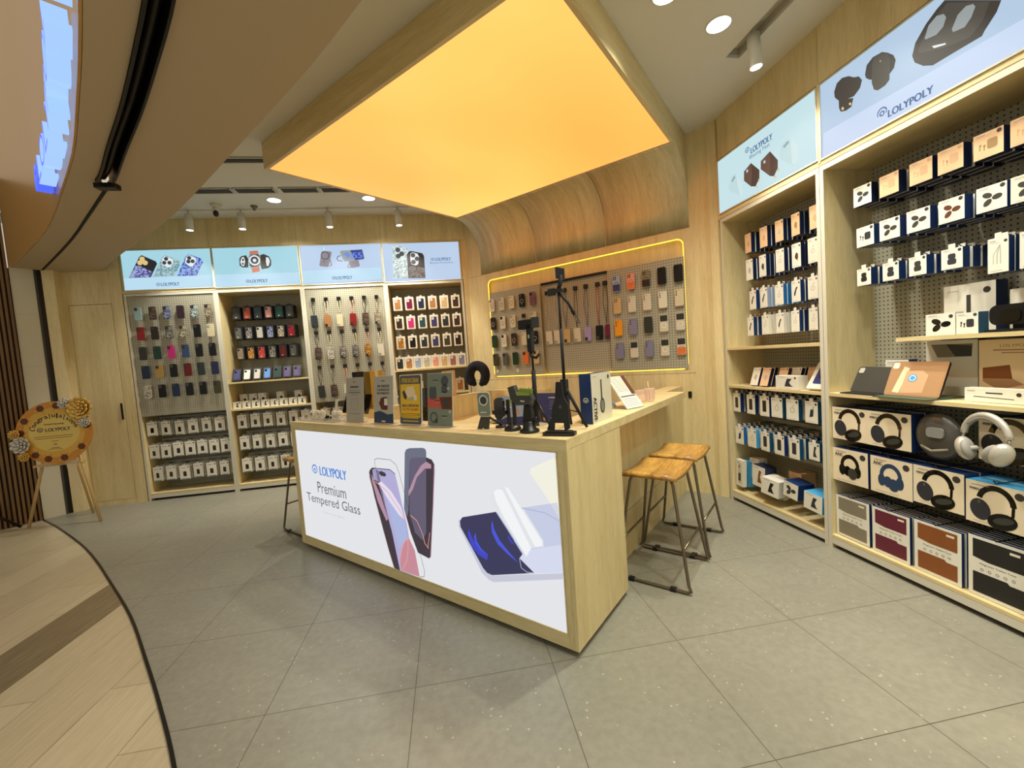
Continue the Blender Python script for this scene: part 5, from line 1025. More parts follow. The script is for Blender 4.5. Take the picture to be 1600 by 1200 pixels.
# ---------------- bar stools ----------------
def stool(a, b, label, F='N', rz=0):
    t = thing('bar_stool', label, 'stool', F, a, b, 0, rz, group='teak bar stools')
    mb = MB(); w, d, n = .31, .40, 12; vs = []
    for i in range(n+1):
        y = -d/2+d*i/n; k = (2*i/n-1); zt = .638+.022*k*k-(.010 if abs(k) > .97 else 0)
        for x in (-w/2, -w/4, 0, w/4, w/2):
            q = .006 if abs(x) > w/3 else 0; vs.append((x, y, zt-q*.5))
    nn = len(vs); vs += [(x, y, z-.024) for x, y, z in vs]; fs = []
    for i in range(n):
        for j in range(4):
            p = i*5+j; fs += [(p, p+1, p+6, p+5), (nn+p, nn+p+5, nn+p+6, nn+p+1)]
        fs += [(i*5, i*5+5, nn+i*5+5, nn+i*5), (i*5+4, nn+i*5+4, nn+i*5+9, i*5+9)]
    fs += [(j, nn+j, nn+j+1, j+1) for j in range(4)]+[(n*5+j, n*5+j+1, nn+n*5+j+1, nn+n*5+j) for j in range(4)]
    mb.add(vs, fs, 'teak', True); s_ = obj('seat', mb, t)
    for y0, yt in ((-.22, -.15), (.22, .15)):
        mb = MB(); r = .009; p = [(-.11, yt, .622), (-.125, yt+(y0-yt)*.05, .59), (-.205, y0, .05), (-.215, y0, .020), (-.195, y0, .0095), (.195, y0, .0095), (.215, y0, .020), (.205, y0, .05), (.125, yt+(y0-yt)*.05, .59), (.11, yt, .622)]
        mb.tube(p, r, 'steel', 10); lg = obj('leg', mb, t)
        for x in (-.12, .12): mb = MB(); mb.box(x-.016, x+.016, y0-.013, y0+.013, 0.0, .022, 'black_plastic'); obj('foot_pad', mb, lg)
    for s in (-1, 1):
        mb = MB(); k = .235; q = .205-(.205-.125)*(k-.05)/.54; yy_ = .22-.07*(k-.05)/.54; mb.cyl((s*q, -yy_, k), (s*q, yy_, k), .007, 'steel', 8); obj('footrest', mb, t)
    mb = MB(); mb.tube([(-.11, -.15, .620), (-.11, .15, .620)], .007, 'steel', 8); mb.tube([(.11, -.15, .620), (.11, .15, .620)], .007, 'steel', 8); obj('seat_rail', mb, t)
    return t
stool(-.82, 2.545, 'teak topped wire bar stool nearest the camera at the counter side')
stool(-.815, 3.015, 'teak topped wire bar stool farther back, overlapped by the nearer stool')
stool(-3.645, 1.885, 'teak topped bar stool mostly hidden behind the left counter end')
# ---------------- things on the counter ----------------
def acr_sign(a, art, label, w=.205, h=.31, b=1.70, rz=0):
    t = thing('sign_holder', label, 'sign', 'N', a, b, 1.0, rz, group='acrylic sign holders on the counter')
    mb = MB(); mb.box(-w/2, w/2, -.03, .045, 0, .004, 'acrylic'); obj('acrylic_base', mb, t, 'clear acrylic foot')
    X_ = Matrix.Translation((0, 0, .005)) @ Matrix.Rotation(radians(-5), 4, 'X')
    mb = MB(); mb.X = X_; mb.box(-w/2-.004, w/2+.004, .003, .006, 0, h+.004, 'acrylic'); obj('acrylic_back', mb, t, 'clear acrylic sheet')
    mb = MB(); mb.X = X_; art(mb, w, h); obj('printed_insert', mb, t); return t
def art1(mb, w, h):
    mb.box(-w/2, w/2, 0, .002, 0, h, 'sign_grey'); y = -.0006
    mb.line([(-.015, h-.03), (.015, h-.03)], .004, y, 'ink'); mb.line([(-.05, h-.065), (.05, h-.065)], .009, y, 'ink'); mb.line([(-.07, h-.09), (.07, h-.09)], .004, y, 'ink_grey'); mb.line([(-.07, h-.105), (.07, h-.105)], .004, y, 'ink'); mb.line([(-.04, h-.12), (.04, h-.12)], .004, y, 'ink_grey')
    mb.ring(0, .13, .001, .0005, y, 'ink'); mb.line([(-.04, .16), (.04, .16), (.04, .085), (-.04, .085), (-.04, .16)], .002, y, 'ink_grey'); mb.line([(-.07, .055), (.07, .055)], .004, y, 'ink_grey')
def art2(mb, w, h):
    mb.box(-w/2, w/2, 0, .002, 0, h, 'c_silver'); y = -.0006
    mb.line([(-.02, h-.03), (.02, h-.03)], .005, y, 'ink')
    for i, s in enumerate(('WE PREFER', 'CASHLESS', 'PAYMENTS')): mb.text(s, 0, h-.065-.024*i, .13, y, 'ink', .016, bold=.0008)
    mb.face([(-w/2, 0), (w/2, 0), (w/2, .065), (w*.2, .058), (0, .072), (-w*.2, .08), (-w/2, .068)], y, 'sign_navy')
    mb.face(rr(.05, .085, .008, 3, .02, .13), y-.0003, 'maroon'); mb.face(rr(.035, .045, .004, 3, .028, .14), y-.0006, 'paper'); mb.face([(-.045, .13), (-.02, .17), (.0, .165), (.01, .10), (-.015, .085)], y-.0007, 'sun_brown'); mb.line([(-.02, .012), (.02, .012)], .008, y-.0003, 'paper')
def art3(mb, w, h):
    mb.box(-w/2, w/2, 0, .002, 0, h, 'paper'); y = -.0006; mb.face(rr(w*.97, h*.98, .014, 4, 0, h/2), y, 'screen_black'); mb.face(rr(w*.90, h*.68, .004, 2, 0, h*.48), y-.0003, 'warn_yellow')
    mb.face(rr(w*.90, .046, .003, 2, 0, h-.034), y-.0006, 'screen_black'); mb.text('PERHATIAN', 0, h-.034, w*.76, y-.0010, 'warn_yellow', .030, bold=.0012)
    mb.face([(-.055, .205), (-.03, .235), (.03, .24), (.045, .21), (.05, .18), (-.02, .165)], y-.0006, 'paper_cream'); mb.face([(-.075, .205), (-.055, .215), (-.03, .175), (-.04, .155), (-.06, .165)], y-.0009, 'charcoal'); mb.face([(.03, .18), (.06, .185), (.062, .155), (.04, .15)], y-.0008, 'paper'); mb.face([(-.02, .165), (.035, .175), (.02, .15), (0, .145)], y-.0009, 'ink_light')
    mb.text('AREA DIPANTAU', 0, .118, w*.78, y-.0006, 'screen_black', .018, bold=.001); mb.text('CCTV 24 JAM', 0, .092, w*.70, y-.0006, 'cctv_red', .020, bold=.001)
    for z in (.062, .042, .022): mb.face(rr(w*.84, .014, .002, 2, 0, z), y-.0003, 'screen_black'); mb.line([(-w*.36, z), (w*.36, z)], .006, y-.0006, 'warn_yellow')
def art4(mb, w, h):
    mb.box(-w/2, w/2, 0, .002, 0, h, 'sign_green'); y = -.0006
    mb.face([(-w/2, .11), (w/2, .10), (w/2, .175), (-w/2, .165)], y, 'coral'); mb.face([(0, .17), (w/2, .172), (w/2, .10), (.02, .1)], y-.0001, 'sun_brown')
    mb.face(circ(.030, 16, .045, h-.045), y-.0003, 'screen_black'); mb.face(circ(.028, 16, .045, h-.09), y-.0003, 'screen_black')
    mb.face(rr(.06, .075, .015, 3, -.055, .195), y-.0003, 'screen_black'); mb.ring(-.05, .05, .028, .009, y-.0003, 'screen_black'); mb.face(circ(.014, 10, -.03, .03), y-.0006, 'charcoal'); mb.face(rr(.035, .05, .008, 3, .055, .135), y-.0003, 'charcoal')
    for x, z in ((-.03, h-.04), (.035, .20), (-.02, .15), (.04, .06)): mb.line([(x-.022, z), (x+.022, z)], .005, y-.0003, 'ink'); mb.line([(x-.016, z-.01), (x+.016, z-.01)], .002, y-.0003, 'ink_light')
    for x, z in ((.075, h-.09), (.085, .085)): mb.face(circ(.010, 10, x, z), y-.0009, 'ink_light')
acr_sign(-2.675, art1, 'grey acrylic notice stand with small text, leftmost of four on the counter')
acr_sign(-2.345, art2, 'acrylic stand reading We Prefer Cashless Payments on the counter')
acr_sign(-2.072, art3, 'yellow and black acrylic stand reading PERHATIAN on the counter')
acr_sign(-1.812, art4, 'green acrylic product stand, rightmost of the four counter signs')
# tray of small samples
t = thing('acrylic_tray', 'clear shallow acrylic tray at the left end of the counter', 'tray', 'N', -3.08, 1.70, 1.0)
mb = MB(); mb.box(-.25, .25, -.07, .07, 0, .004, 'acrylic'); [mb.box(x, x+.004, -.07, .07, .004, .03, 'acrylic') for x in (-.25, .246)]; [mb.box(-.25, .25, y, y+.004, .004, .03, 'acrylic') for y in (-.07, .066)]; obj('tray_body', mb, t)
for i, (a, k, lb) in enumerate(((-3.27, 'w', 'rolled white watch strap at the left end of the counter tray'), (-3.20, 'w', 'second rolled white strap from left in the counter tray'), (-3.13, 'w', 'white strap roll beside the black watch in the tray'), (-3.035, 'b', 'black square smartwatch lying in the counter tray'), (-2.96, 'w', 'white strap roll right of the black watch in the tray'), (-2.895, 'w', 'white strap roll at the right end of the counter tray'))):
    mb = MB(); cx = 0
    if k == 'w':
        mb.tube([(.026*cos(q)*.8, .0, .036+.03*sin(q)) for q in [2*pi*j/14 for j in range(14)]], .009, 'paper', 6, True); mb.box(-.012, .012, -.02, .02, .05, .068, 'box_white'); mb.box(-.026, .026, -.014, .014, .002, .014, 'paper')
        solo('watch_strap', mb, lb, 'watch strap', 'N', a, 1.72, 1.003, random.uniform(-.6, .6), 'white watch straps in the tray')
    else:
        mb.X = Matrix.Rotation(radians(50), 4, 'X'); mb.vprism(rr(.042, .048, .01, 4), .01, .024, 'chrome', 'screen_black'); mb.X = Matrix(); mb.tube([(0, .02, .01), (.0, .045, .03), (0, .03, .055)], .008, 'charcoal', 6); mb.box(-.02, .02, -.02, .03, .001, .012, 'charcoal')
        solo('smartwatch', mb, lb, 'watch', 'N', a, 1.71, 1.004, .2)
for a, lb in ((-3.06, 'white and black phone stand behind the tray, left of two'), (-2.80, 'white and black phone stand behind the tray, right of two')):
    t = thing('phone_stand', lb, 'phone stand', 'N', a, 1.825, 1.0, .0, 'white phone stands behind the tray')
    mb = MB(); mb.prism([(-.055, 0), (-.02, 0), (.02, .13), (.045, .14), (.045, .152), (-.005, .15), (-.035, .03), (-.055, .02)], -.028, -.022, 'box_white'); mb.box(-.06, .05, -.03, .03, 0, .008, 'box_white'); obj('stand_body', mb, t)
    mb = MB(); mb.X = Matrix.Rotation(radians(-20), 4, 'X'); mb.prism(rr(.075, .15, .01, 3, .04, .115), .0, .008, 'black_plastic', 'screen_black'); obj('dummy_phone', mb, t)
# magnetic phone holder with clear card case
t = thing('phone_holder', 'grey magnetic phone grip with round ring, leftmost holder on the counter', 'phone holder', 'N', -1.475, 1.715, 1.0, .1)
mb = MB(); mb.prism([(-.052, 0), (-.022, .0), (-.014, .010), (-.006, 0), (.022, 0), (.036, .082), (-.018, .082)], -.004, .004, 'charcoal'); obj('folding_foot', mb, t)
mb = MB(); mb.tube([(.02, 0, .07), (.05, .05, .03), (.07, .06, .008)], .007, 'black_plastic', 8); mb.cyl((.065, .055, .0), (.065, .055, .012), .03, 'black_plastic', 14); obj('rear_arm', mb, t)
mb = MB(); mb.prism(rr(.075, .125, .015, 4, .005, .135), -.008, .006, 'sign_green'); mb.ring(.005, .157, .026, .005, -.009, 'paper', n=24); mb.face(circ(.020, 18, .005, .157), -.0088, 'charcoal'); mb.line([(-.02, .092), (.02, .092)], .004, -.0088, 'paper'); mb.tube([(x+.005, -.004, z+.135) for x, z in rr(.08, .13, .017, 4)], .0025, 'paper', 5, True); obj('magnetic_plate', mb, t)
# black phone holder
t = thing('phone_holder', 'black oval car phone holder on a suction base beside the green grip', 'phone holder', 'N', -1.315, 1.72, 1.0, .15)
mb = MB(); mb.prism(rr(.055, .115, .026, 5, -.045, .115), -.02, .0, 'screen_black'); mb.box(-.085, -.005, -.024, -.004, .085, .105, 'black_plastic'); obj('cradle', mb, t)
mb = MB(); mb.lathe([(.045, 0), (.045, .01), (.038, .022), (.02, .032), (.001, .034)], 'black_plastic', 20, (.02, 0, 0)); obj('suction_base', mb, t)
for x in (.0, .035): mb = MB(); mb.prism([(x-.008, .03), (x+.008, .03), (x+.008, .16), (x-.008, .16)], -.006, .006, 'black_plastic'); obj('arm', mb, t)
# clamp holder
t = thing('phone_holder', 'black clamp holder with a lime green pad, in front of the selfie stick', 'phone holder', 'N', -1.175, 1.70, 1.0, 0)
mb = MB(); mb.lathe([(.05, 0), (.05, .012), (.034, .02), (.03, .05), (.022, .06), (.001, .06)], 'black_plastic', 20); obj('base', mb, t)
mb = MB(); mb.prism([(-.03, .05), (.03, .05), (.02, .13), (-.015, .14)], -.014, .014, 'black_matte'); mb.cyl((.02, 0, .06), (.055, 0, .07), .010, 'black_plastic'); obj('arm', mb, t)
mb = MB(); mb.prism([(-.105, .225), (-.07, .235), (-.055, .20), (.03, .19), (.04, .165), (.015, .14), (-.055, .135), (-.09, .165)], -.02, .012, 'charcoal'); mb.face([(-.055, .205), (.02, .20), (.03, .185), (-.05, .185)], -.0206, 'lime'); mb.prism([(-.06, .19), (.025, .185), (.03, .215), (-.045, .22)], .0, .01, 'lime'); mb.face([(-.03, .162), (-.005, .16), (-.005, .152), (-.03, .154)], -.0207, 'ink_light'); obj('clamp', mb, t)
# selfie stick with tripod legs
t = thing('selfie_stick', 'black selfie stick standing on thin tripod legs behind the clamp holder', 'selfie stick', 'N', -1.235, 1.86, 1.0)
mb = MB(); mb.tube([(0, 0, .02), (0, 0, .30)], .012, 'black_matte', 10); mb.tube([(0, 0, .28), (0, 0, .47)], .006, 'black_matte', 8); obj('pole', mb, t)
mb = MB(); mb.tube([(0, 0, .15), (.10, -.03, .012)], .006, 'black_plastic', 6); obj('leg', mb, t); mb = MB(); mb.tube([(0, 0, .15), (-.05, -.04, .012)], .006, 'black_plastic', 6); obj('leg', mb, t); mb = MB(); mb.tube([(0, 0, .15), (-.02, .09, .012)], .006, 'black_plastic', 6); obj('leg', mb, t)
mb = MB(); mb.prism(rr(.028, .15, .012, 3, -.006, .47), -.014, .014, 'black_matte'); mb.prism(rr(.085, .05, .008, 3, -.028, .545), -.014, .014, 'black_matte'); mb.prism(rr(.05, .055, .006, 3, .035, .55), -.012, -.004, 'charcoal'); mb.face(rr(.01, .02, .004, 3, -.006, .48), -.0146, 'ink_light'); mb.tube([(-.01, 0, .40), (.0, -.01, .375), (.03, -.01, .365), (.045, 0, .385)], .008, 'black_matte', 6); obj('grip_head', mb, t)
# tall tripod
t = thing('tripod', 'tall black tripod stand with phone clamp, highest thing on the counter', 'tripod', 'N', -1.03, 1.82, 1.0)
mb = MB(); mb.prism(rr(.03, .07, .006, 3, 0, .215), -.015, .015, 'black_matte'); mb.tube([(0, 0, .12), (0, 0, .24)], .011, 'black_matte', 10); mb.tube([(0, 0, .24), (0, 0, .50)], .008, 'black_matte', 8); mb.tube([(0, 0, .48), (.0, 0, .68)], .006, 'black_matte', 8); obj('pole', mb, t)
for q in ((.095, .03), (-.055, -.09), (-.03, .10)):
    mb = MB(); mb.tube([(q[0]*.1, q[1]*.1, .20), (q[0], q[1], .008)], [.009, .007], 'black_matte', 8); obj('leg', mb, t)
    mb = MB(); mb.tube([(0, 0, .10), (q[0]*.6, q[1]*.6, .085)], .003, 'black_metal', 6); obj('brace', mb, t)
mb = MB(); mb.prism(rr(.05, .02, .006, 3, 0, .685), -.012, .012, 'black_plastic'); mb.box(-.055, -.02, -.01, .01, .665, .70, 'black_plastic'); obj('mount', mb, t)
mb = MB(); mb.X = Matrix.Rotation(.8, 4, 'Z'); mb.tube([(0, 0, .69), (.012, 0, .72), (.016, 0, .76)], .010, 'black_matte', 8); mb.prism([(-.01, .745), (.035, .735), (.035, .79), (-.01, .80)], -.005, .003, 'black_plastic'); obj('phone_clamp', mb, t)
mb = MB(); mb.tube([(.005, 0, .67), (.045, .01, .62), (.075, .01, .56)], .007, 'black_matte', 8); mb.tube([(.06, .01, .60), (.09, .01, .54), (.10, .01, .515), (.09, .012, .52), (.055, .01, .58)], .002, 'grille', 6); obj('handle_strap', mb, t)
# flat phone stand in front of the tripod
t = thing('phone_stand', 'black folding phone stand on an oval base at the counter corner', 'phone stand', 'N', -.99, 1.675, 1.0, .2)
mb = MB(); mb.vprism([(x, y) for x, y in rr(.155, .075, .02, 5)], 0, .014, 'black_plastic'); mb.vprism(rr(.125, .05, .014, 4), .014, .020, 'black_matte'); obj('base', mb, t)
mb = MB(); mb.X = Matrix.Rotation(radians(-10), 4, 'X'); mb.prism([(-.048, .02), (-.028, .02), (-.026, .055), (.02, .055), (.024, .02), (.048, .03), (.042, .14), (.02, .175), (-.02, .175), (-.036, .13)], .0, .014, 'black_matte'); mb.face(circ(.008, 12, .004, .13), -.0006, 'badge'); obj('back_plate', mb, t)
mb = MB(); mb.prism([(-.026, .14), (.022, .14), (.014, .245), (-.014, .245)], .03, .044, 'black_matte'); obj('upright', mb, t)
# boxed headphone on the right wing: narrow navy side to the camera, printed front to the right
t = thing('product_box', 'pale headphone box reading ACTIVE with navy spine on the counter', 'box', 'N', -.958, 1.968, 1.0)
mb = MB(); mb.X = Matrix.Rotation(pi/2, 4, 'Z'); mb.box(0, .25, 0, .068, 0, .262, 'box_blue', 'c_white'); obj('carton', mb, t)
mb = MB(); mb.X = Matrix.Rotation(pi/2, 4, 'Z'); y = -.0008
mb.text('ACTIVE', .038, .075, .125, y, 'ink', .034, rot=-pi/2, bold=.0016); mb.text('noise cancelling', .017, .075, .11, y, 'ink_grey', .008, rot=-pi/2)
mb.line([(.12, .225), (.12, .11)], .016, y, 'charcoal'); mb.face(circ(.030, 20, .125, .085, rz=.042), y-.0003, 'charcoal'); mb.face(circ(.020, 20, .125, .085, rz=.030), y-.0006, 'ink_grey'); mb.face(circ(.012, 14, .215, .235), y, 'badge'); mb.line([(.02, .245), (.07, .245)], .004, y, 'ink_light'); obj('printed_front', mb, t, 'picture of dark headphones seen from the side')
mb = MB(); mb.logo(-.034, .125, .03, -.0008, 'c_white'); mb.line([(-.034, .1), (-.034, .10)], .001, -.0008, 'c_white'); obj('spine_mark', mb, t, 'white logo on the navy spine')
# leaflet stand
t = thing('leaflet_stand', 'clear stand holding a tilted printed price leaflet on the counter wing', 'leaflet', 'N', -1.0, 2.60, 1.0, 1.25)
mb = MB(); mb.box(-.08, .08, -.05, .10, 0, .004, 'acrylic'); obj('acrylic_base', mb, t)
X_ = Matrix.Translation((0, -.045, .006)) @ Matrix.Rotation(radians(-38), 4, 'X')
mb = MB(); mb.X = X_; mb.box(-.085, .085, .002, .005, 0, .25, 'acrylic'); obj('acrylic_back', mb, t)
mb = MB(); mb.X = X_; mb.box(-.08, .08, 0, .0015, .0, .25, 'paper'); mb.face([(.045, .10), (.08, .10), (.08, .25), (.045, .25)], -.0006, 'sun_brown'); [mb.line([(-.07, .24-.011*i), (.035, .24-.011*i)], .003, -.0006, 'ink_grey') for i in range(11)]; mb.line([(-.07, .09), (.07, .09)], .008, -.0006, 'charcoal'); [mb.line([(-.07, .07-.013*i), (.06, .07-.013*i)], .004, -.0006, 'sky_ink' if 0 else 'c_paleblue') for i in range(5)]; obj('leaflet', mb, t)
for i, (a, b, s) in enumerate(((-1.02, 2.86, 1), (-.98, 2.93, 1.05), (-1.01, 3.02, .95))):
    mb = MB(); mb.lathe([(.001, .002), (.028*s, .002), (.030*s, .01), (.038*s, .085*s), (.040*s, .088*s), (.037*s, .085*s), (.028*s, .012), (.001, .008)], 'cup', 20); 
    if i == 1: mb.tube([(0, 0, .01), (-.01, 0, .14)], .003, 'pinky_straw' if 0 else 'peach', 6)
    solo('plastic_cup', mb, ('clear pinkish plastic cup nearest the leaflet', 'clear pinkish plastic cup with a straw, middle of three', 'clear pinkish plastic cup at the far end of the counter')[i], 'cup', 'N', a, b, 1.0, group='plastic cups on the counter wing')
mb = MB(); mb.tube([(-.075, 0, .012), (-.06, 0, .035), (-.02, 0, .05), (.03, 0, .05), (.07, 0, .035), (.085, 0, .012)], [.010, .012, .013, .013, .012, .010], 'lilac_cloth', 12)
solo('wrist_cushion', mb, 'small pale lilac arched cushion between the headphone box and the leaflet', 'cushion', 'N', -1.14, 2.50, 1.0, .9)
# neck pillow and cards on the left ledge
t = thing('neck_pillow', 'black horseshoe neck pillow standing on the rear left ledge', 'pillow', 'N', -3.33, 3.80, 1.0, pi/4*0+.25)
mb = MB(); ps = [(.105*cos(q), 0, .20+.115*sin(q)) for q in [radians(-62+12*i) for i in range(26)]]; rs = [.034]+[.052+.008*sin(pi*i/25) for i in range(1, 25)]+[.034]
mb.tube(ps, rs, 'navy_fabric', 16); mb.ball(ps[0], .035, .035, .035, 'navy_fabric'); mb.ball(ps[-1], .035, .035, .035, 'navy_fabric'); obj('cushion', mb, t)
mb = MB(); mb.tube([(.03, -.02, .09), (.045, -.03, .15), (.03, -.02, .18)], .003, 'paper', 6); mb.box(-.05, .05, -.03, .03, 0, .004, 'acrylic'); mb.box(-.03, .03, .0, .004, .004, .12, 'acrylic'); obj('display_stand', mb, t, 'clear acrylic stand and thin cord')
mb = MB(); mb.box(-.015, .0, -.13, .13, 0, .285, 'peach', 'peach'); solo('display_card', mb, 'plain tall pale orange card standing on the left ledge', 'card', 'N', -3.325, 3.32, 1.001, .25)
mb = MB(); mb.box(-.05, .04, -.07, .07, 0, .345, 'gold_box'); mb.box(-.051, .041, -.015, .015, 0, .3455, 'paper_cream'); solo('gift_box', mb, 'shiny gold box behind the cashless payments sign', 'box', 'N', -3.215, 2.42, .998-.0) if 0 else solo('gift_box', mb, 'shiny gold box behind the cashless payments sign', 'box', 'N', -3.33, 2.355, 1.001)
mb = MB(); mb.box(-.03, .03, -.04, .04, 0, .35, 'box_dark'); solo('product_box', mb, 'tall narrow black box left of the gold box', 'box', 'N', -3.33, 2.19, 1.001)
# things on the lower desk
mb = MB(); X_ = Matrix.Rotation(radians(-12), 4, 'X'); mb.X = X_; mb.box(-.16, .16, 0, .006, 0, .38, 'poster_blue'); mb.face([(-.16, .38), (.16, .38), (.16, .25), (-.16, .24)], -.0006, 'c_indigo'); mb.text('INSURANCE', .05, .345, .11, -.0009, 'ink_light', .014)if 0 else mb.line([(0, .35), (.11, .35)], .008, -.0009, 'ink_light')
for i in range(4): mb.line([(.01, .325-.016*i), (.12, .325-.016*i)], .003, -.0009, 'ink_grey')
for x, z, s in ((.075, .215, 1.2), (-.03, .18, .8), (-.11, .19, .9)): mb.face(circ(.022*s, 14, x, z+.03), -.0012, 'skin_tone'); mb.face([(x-.025*s, z+.045*s), (x+.025*s, z+.045*s), (x+.022*s, z+.07*s), (x-.02*s, z+.068*s)], -.0015, 'sun_brown'); mb.face([(x-.05*s, z-.07), (x+.05*s, z-.07), (x+.045*s, z), (x-.04*s, z+.005)], -.0010, 'paper')
mb.X = Matrix(); solo('desk_poster', mb, 'blue desk poster with people pictured behind the tripods', 'poster', 'N', -1.47, 2.30, .752)
mb = MB(); mb.X = X_; mb.box(-.13, .13, 0, .006, 0, .36, 'c_paleblue'); mb.face([(-.02, .36), (.13, .36), (.13, .30), (-.02, .31)], -.0006, 'lime'); mb.face([(-.13, .2), (.13, .22), (.13, .12), (-.13, .1)], -.0006, 'poster_blue'); mb.face(circ(.02, 12, .05, .25), -.0009, 'skin_tone'); mb.line([(-.1, .28), (0, .28)], .008, -.0009, 'paper'); mb.X = Matrix(); solo('desk_poster', mb, 'pale blue and lime desk leaflet left of the blue poster', 'poster', 'N', -1.78, 2.31, .752)
t = thing('reed_diffuser', 'small dark bottle with black reeds behind the tripod', 'diffuser', 'N', -1.45, 2.16, .752)
mb = MB(); mb.lathe([(.001, 0), (.03, 0), (.032, .04), (.028, .20), (.012, .24), (.012, .26), (.001, .26)], 'charcoal', 16); obj('bottle', mb, t)
for i in range(6): mb = MB(); mb.tube([(0, 0, .24), (.03*cos(i*1.05), .02*sin(i*1.05), .43)], .0022, 'black_matte', 5); obj('reed', mb, t)
mb = MB(); mb.box(-.09, .09, -.05, .05, 0, .09, 'black_plastic'); mb.box(-.08, .08, -.052, -.05, .02, .08, 'screen_black'); solo('card_terminal', mb, 'low black device on the desk behind the yellow sign', 'device', 'N', -2.05, 2.25, .752)
mb = MB(); mb.prism(rr(.42, .27, .01, 3, 0, .30), -.01, .01, 'black_plastic', 'screen_black'); mb.box(-.08, .08, -.08, .08, 0, .012, 'black_plastic'); mb.box(-.02, .02, .01, .03, .01, .25, 'black_plastic'); solo('monitor', mb, 'dark monitor on the lower desk behind the signs', 'monitor', 'N', -2.55, 2.25, .752, .5)

# ---------------- easel with congratulation board ----------------
t = bpy.data.objects.new('easel', None); COL.objects.link(t); t.location = (-4.02, 4.93, 0); t.rotation_euler = (0, 0, .12); tag(t, 'pale wooden tripod easel by the flush door at left', 'easel')
mb = MB(); mb.tube([(-.34, .0, .004), (-.06, .06, 1.10)], .014, 'pine', 6); obj('leg', mb, t)
mb = MB(); mb.tube([(.335, -.13, .004), (.06, .06, 1.10)], .014, 'pine', 6); obj('leg', mb, t)
mb = MB(); mb.tube([(.05, .26, .004), (.0, .085, 1.10)], .012, 'pine', 6); obj('leg', mb, t, 'rear leg')
mb = MB(); mb.box(-.20, .20, -.06, .03, .615, .635, 'pine'); obj('ledge', mb, t)
t = bpy.data.objects.new('congratulation_board', None); COL.objects.link(t); t.location = (-3.995, 4.865, .955); t.rotation_euler = (radians(-4), 0, .12); tag(t, 'round yellow sunflower congratulation board resting on the easel', 'sign board')
R = .315
mb = MB(); mb.prism(circ(R, 48), 0, .012, 'sun_petal'); mb.face(circ(R*.80, 40), -.0006, 'yellow_disc'); mb.face(circ(R*.66, 40, rz=R*.60), -.0009, 'disc_pale')
for q in (10, 84, 112, 150, 176, 232, 256, 284, 322):
    q = radians(q); cx, cz = .27*cos(q), .27*sin(q); rr_ = .065
    for j in range(12):
        w_ = 2*pi*j/12; p1 = (cx+rr_*cos(w_), cz+rr_*sin(w_))
        if math.hypot(*p1) < R: mb.face([(cx+.02*cos(w_-.5), cz+.02*sin(w_-.5)), p1, (cx+.02*cos(w_+.5), cz+.02*sin(w_+.5))], -.0014-.00004*j, 'yellow_disc' if j % 2 else 'sun_petal')
    mb.face([(x, z) if math.hypot(x, z) < R else (x*R/math.hypot(x, z), z*R/math.hypot(x, z)) for x, z in circ(.032, 14, cx, cz)], -.0021, 'sun_brown')
y = -.0027
word = 'Congratulations'
for i, chx in enumerate(word):
    th = radians(146-112*i/(len(word)-1)); mb.text(chx, .27*cos(th)*.80, -.10+.27*sin(th), .027 if chx in 'Cgnuasor' else .011, y, 'sun_brown', .05 if chx in 'Ctl' else (.042 if chx == 'g' else .03), rot=(th-pi/2)*.7, bold=.0012)
mb.text('Grand Opening', 0, .085, .16, y, 'sun_brown', .017, bold=.001); mb.logo(-.115, .033, .05, y, 'screen_black'); mb.text('LOLYPOLY', .03, .03, .20, y, 'screen_black', .034, bold=.0012)
mb.line([(-.17, -.035), (.15, -.035)], .0035, y, 'sun_brown'); mb.line([(-.16, -.055), (.14, -.055)], .0035, y, 'sun_brown'); mb.line([(-.03, -.085), (.03, -.085)], .003, y, 'sun_brown'); mb.line([(-.035, -.155), (.035, -.155)], .005, y, 'sun_brown'); mb.line([(-.06, -.168), (.06, -.168)], .003, y, 'sun_brown'); mb.logo(0, -.12, .025, y, 'ink_gold')
obj('disc', mb, t)
def flower(x, z, r, m, n=9):
    mb = MB()
    for lay, (q, k) in enumerate(((1, n), (.7, n-2), (.42, n-4))):
        for j in range(k):
            a = 2*pi*j/k+lay*.3; c_ = Vector((x+r*q*.62*cos(a), -.02-.012*lay, z+r*q*.62*sin(a)))
            mb.X = Matrix.Translation(c_) @ Matrix.Rotation(-a, 4, 'Y') @ Matrix.Rotation(-.5, 4, 'Z'); mb.ball((0, 0, 0), r*.42*q, .008, r*.34*q, m, 10, 6)
    mb.X = Matrix(); mb.ball((x, -.05, z), r*.16, .012, r*.16, m, 8, 6); obj('paper_flower', mb, t, {'gold_leaf': 'gold paper flower', 'silver_leaf': 'silver paper flower'}[m])
flower(.235, .225, .115, 'gold_leaf', 11); flower(.105, .285, .055, 'silver_leaf'); flower(.265, .08, .055, 'silver_leaf'); flower(-.265, -.10, .085, 'silver_leaf'); flower(-.31, .01, .05, 'gold_leaf'); flower(-.245, -.215, .05, 'gold_leaf')
mb = MB(); mb.prism([(.05, -.30), (.16, -.27), (.14, -.42), (.17, -.60), (.13, -.70), (.09, -.66), (.08, -.45)], .02, .024, 'plastic_wrap'); obj('wrapping', mb, t, 'loose clear plastic wrapping')
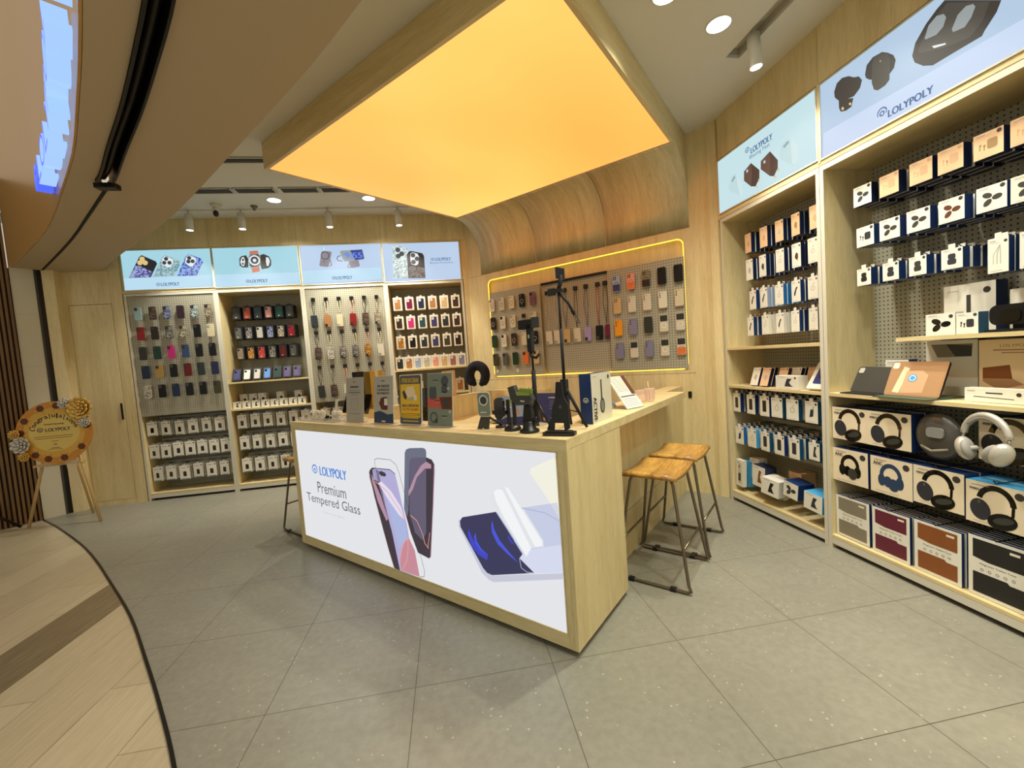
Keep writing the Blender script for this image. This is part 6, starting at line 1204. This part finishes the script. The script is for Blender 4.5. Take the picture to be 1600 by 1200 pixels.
# ---------------- stand leg and notice at the far left ----------------
t = bpy.data.objects.new('tripod_stand', None); COL.objects.link(t); t.location = (-4.62, 4.72, 0); t.rotation_euler = (0, 0, .7); tag(t, 'dark folding stand leg at the lower left edge', 'stand')
for p in (((.26, -.0, .02), (-.1, 0, .42)), ((-.25, .1, .02), (-.1, 0, .42)), ((-.15, -.28, .02), (-.1, 0, .42))): mb = MB(); mb.tube(p, .014, 'dark_steel', 8); obj('leg', mb, t); 
mb = MB(); mb.tube([(-.1, 0, .3), (.09, 0, .18)], .009, 'dark_steel', 6); obj('brace', mb, t); mb = MB(); mb.tube([(-.1, 0, .40), (-.1, 0, .86)], .012, 'dark_steel', 8); obj('post', mb, t)
# ---------------- illuminated shop sign on the fascia ----------------
t = bpy.data.objects.new('shop_sign', None); COL.objects.link(t); tag(t, 'blue white glowing channel letter sign on the curved fascia, upper left', 'sign')
Fs = resamp(F_, 200)
def on_fascia(xy0, xy1):
    pts = [p for p in Fs if xy0[0] <= p.x <= xy1[0]]; return pts
seq = on_fascia((-2.72, 3.3), (-.9, 1.3))
Ls = [0]
for p, q in zip(seq, seq[1:]): Ls.append(Ls[-1]+(q-p).length)
glyph = ['@', 'L', 'O', 'L', 'Y', 'P', 'O', 'L', 'Y']; pos = .0
for gch, wd in zip(glyph, (.27, .20, .26, .20, .24, .2, .26, .2, .24)):
    s_ = pos+wd/2; pos += wd+.045; i = min(range(len(Ls)), key=lambda k: abs(Ls[k]-s_)); i = min(max(i, 1), len(seq)-2)
    tg = (seq[i+1]-seq[i-1]).normalized(); nrm = Vector((tg.y, -tg.x))   # outward, mall side
    base = seq[i]+nrm*.085
    for nm, dz0, dz1, m in (('letter', .0, .12, 'sign_blue' if gch == '@' else 'sign_face'),):
        mb = MB()
        if gch == '@':
            for ri, (rr0, rr1, zz0) in enumerate(((.02, .05, .06), (.08, .11, .07))):
                n = 20; A_ = range(n) if ri == 0 else range(0, 11)
                for k in A_:
                    q0, q1 = 2*pi*k/n, 2*pi*(k+1)/n; mb.prism([(rr0*cos(q0), zz0+rr0*sin(q0)), (rr1*cos(q0), zz0+rr1*sin(q0)), (rr1*cos(q1), zz0+rr1*sin(q1)), (rr0*cos(q1), zz0+rr0*sin(q1))], 0, .075, m, 'sign_blue')
        else:
            vs, fs, tw, th_ = text2d(gch); k = wd/tw; kz = .17/th_
            V = [(a*k, b*kz+.085) for a, b in vs]; n0 = len(V)
            from collections import Counter
            ed = Counter(frozenset((f_[i_], f_[(i_+1) % len(f_)])) for f_ in fs for i_ in range(len(f_)))
            bd = [(f_[i_], f_[(i_+1) % len(f_)]) for f_ in fs for i_ in range(len(f_)) if ed[frozenset((f_[i_], f_[(i_+1) % len(f_)]))] == 1]
            vv = [(x, 0, z) for x, z in V]+[(x, .075, z) for x, z in V]
            mb.add(vv, fs, 'sign_blue'); mb.add(vv, [tuple(n0+q for q in f_) for f_ in fs]+[(a, b, n0+b, n0+a) for a, b in bd], m)
        o = obj(nm, mb, t); o.location = (base.x, base.y, 2.735); o.rotation_euler = (0, 0, math.atan2(tg.y, tg.x))
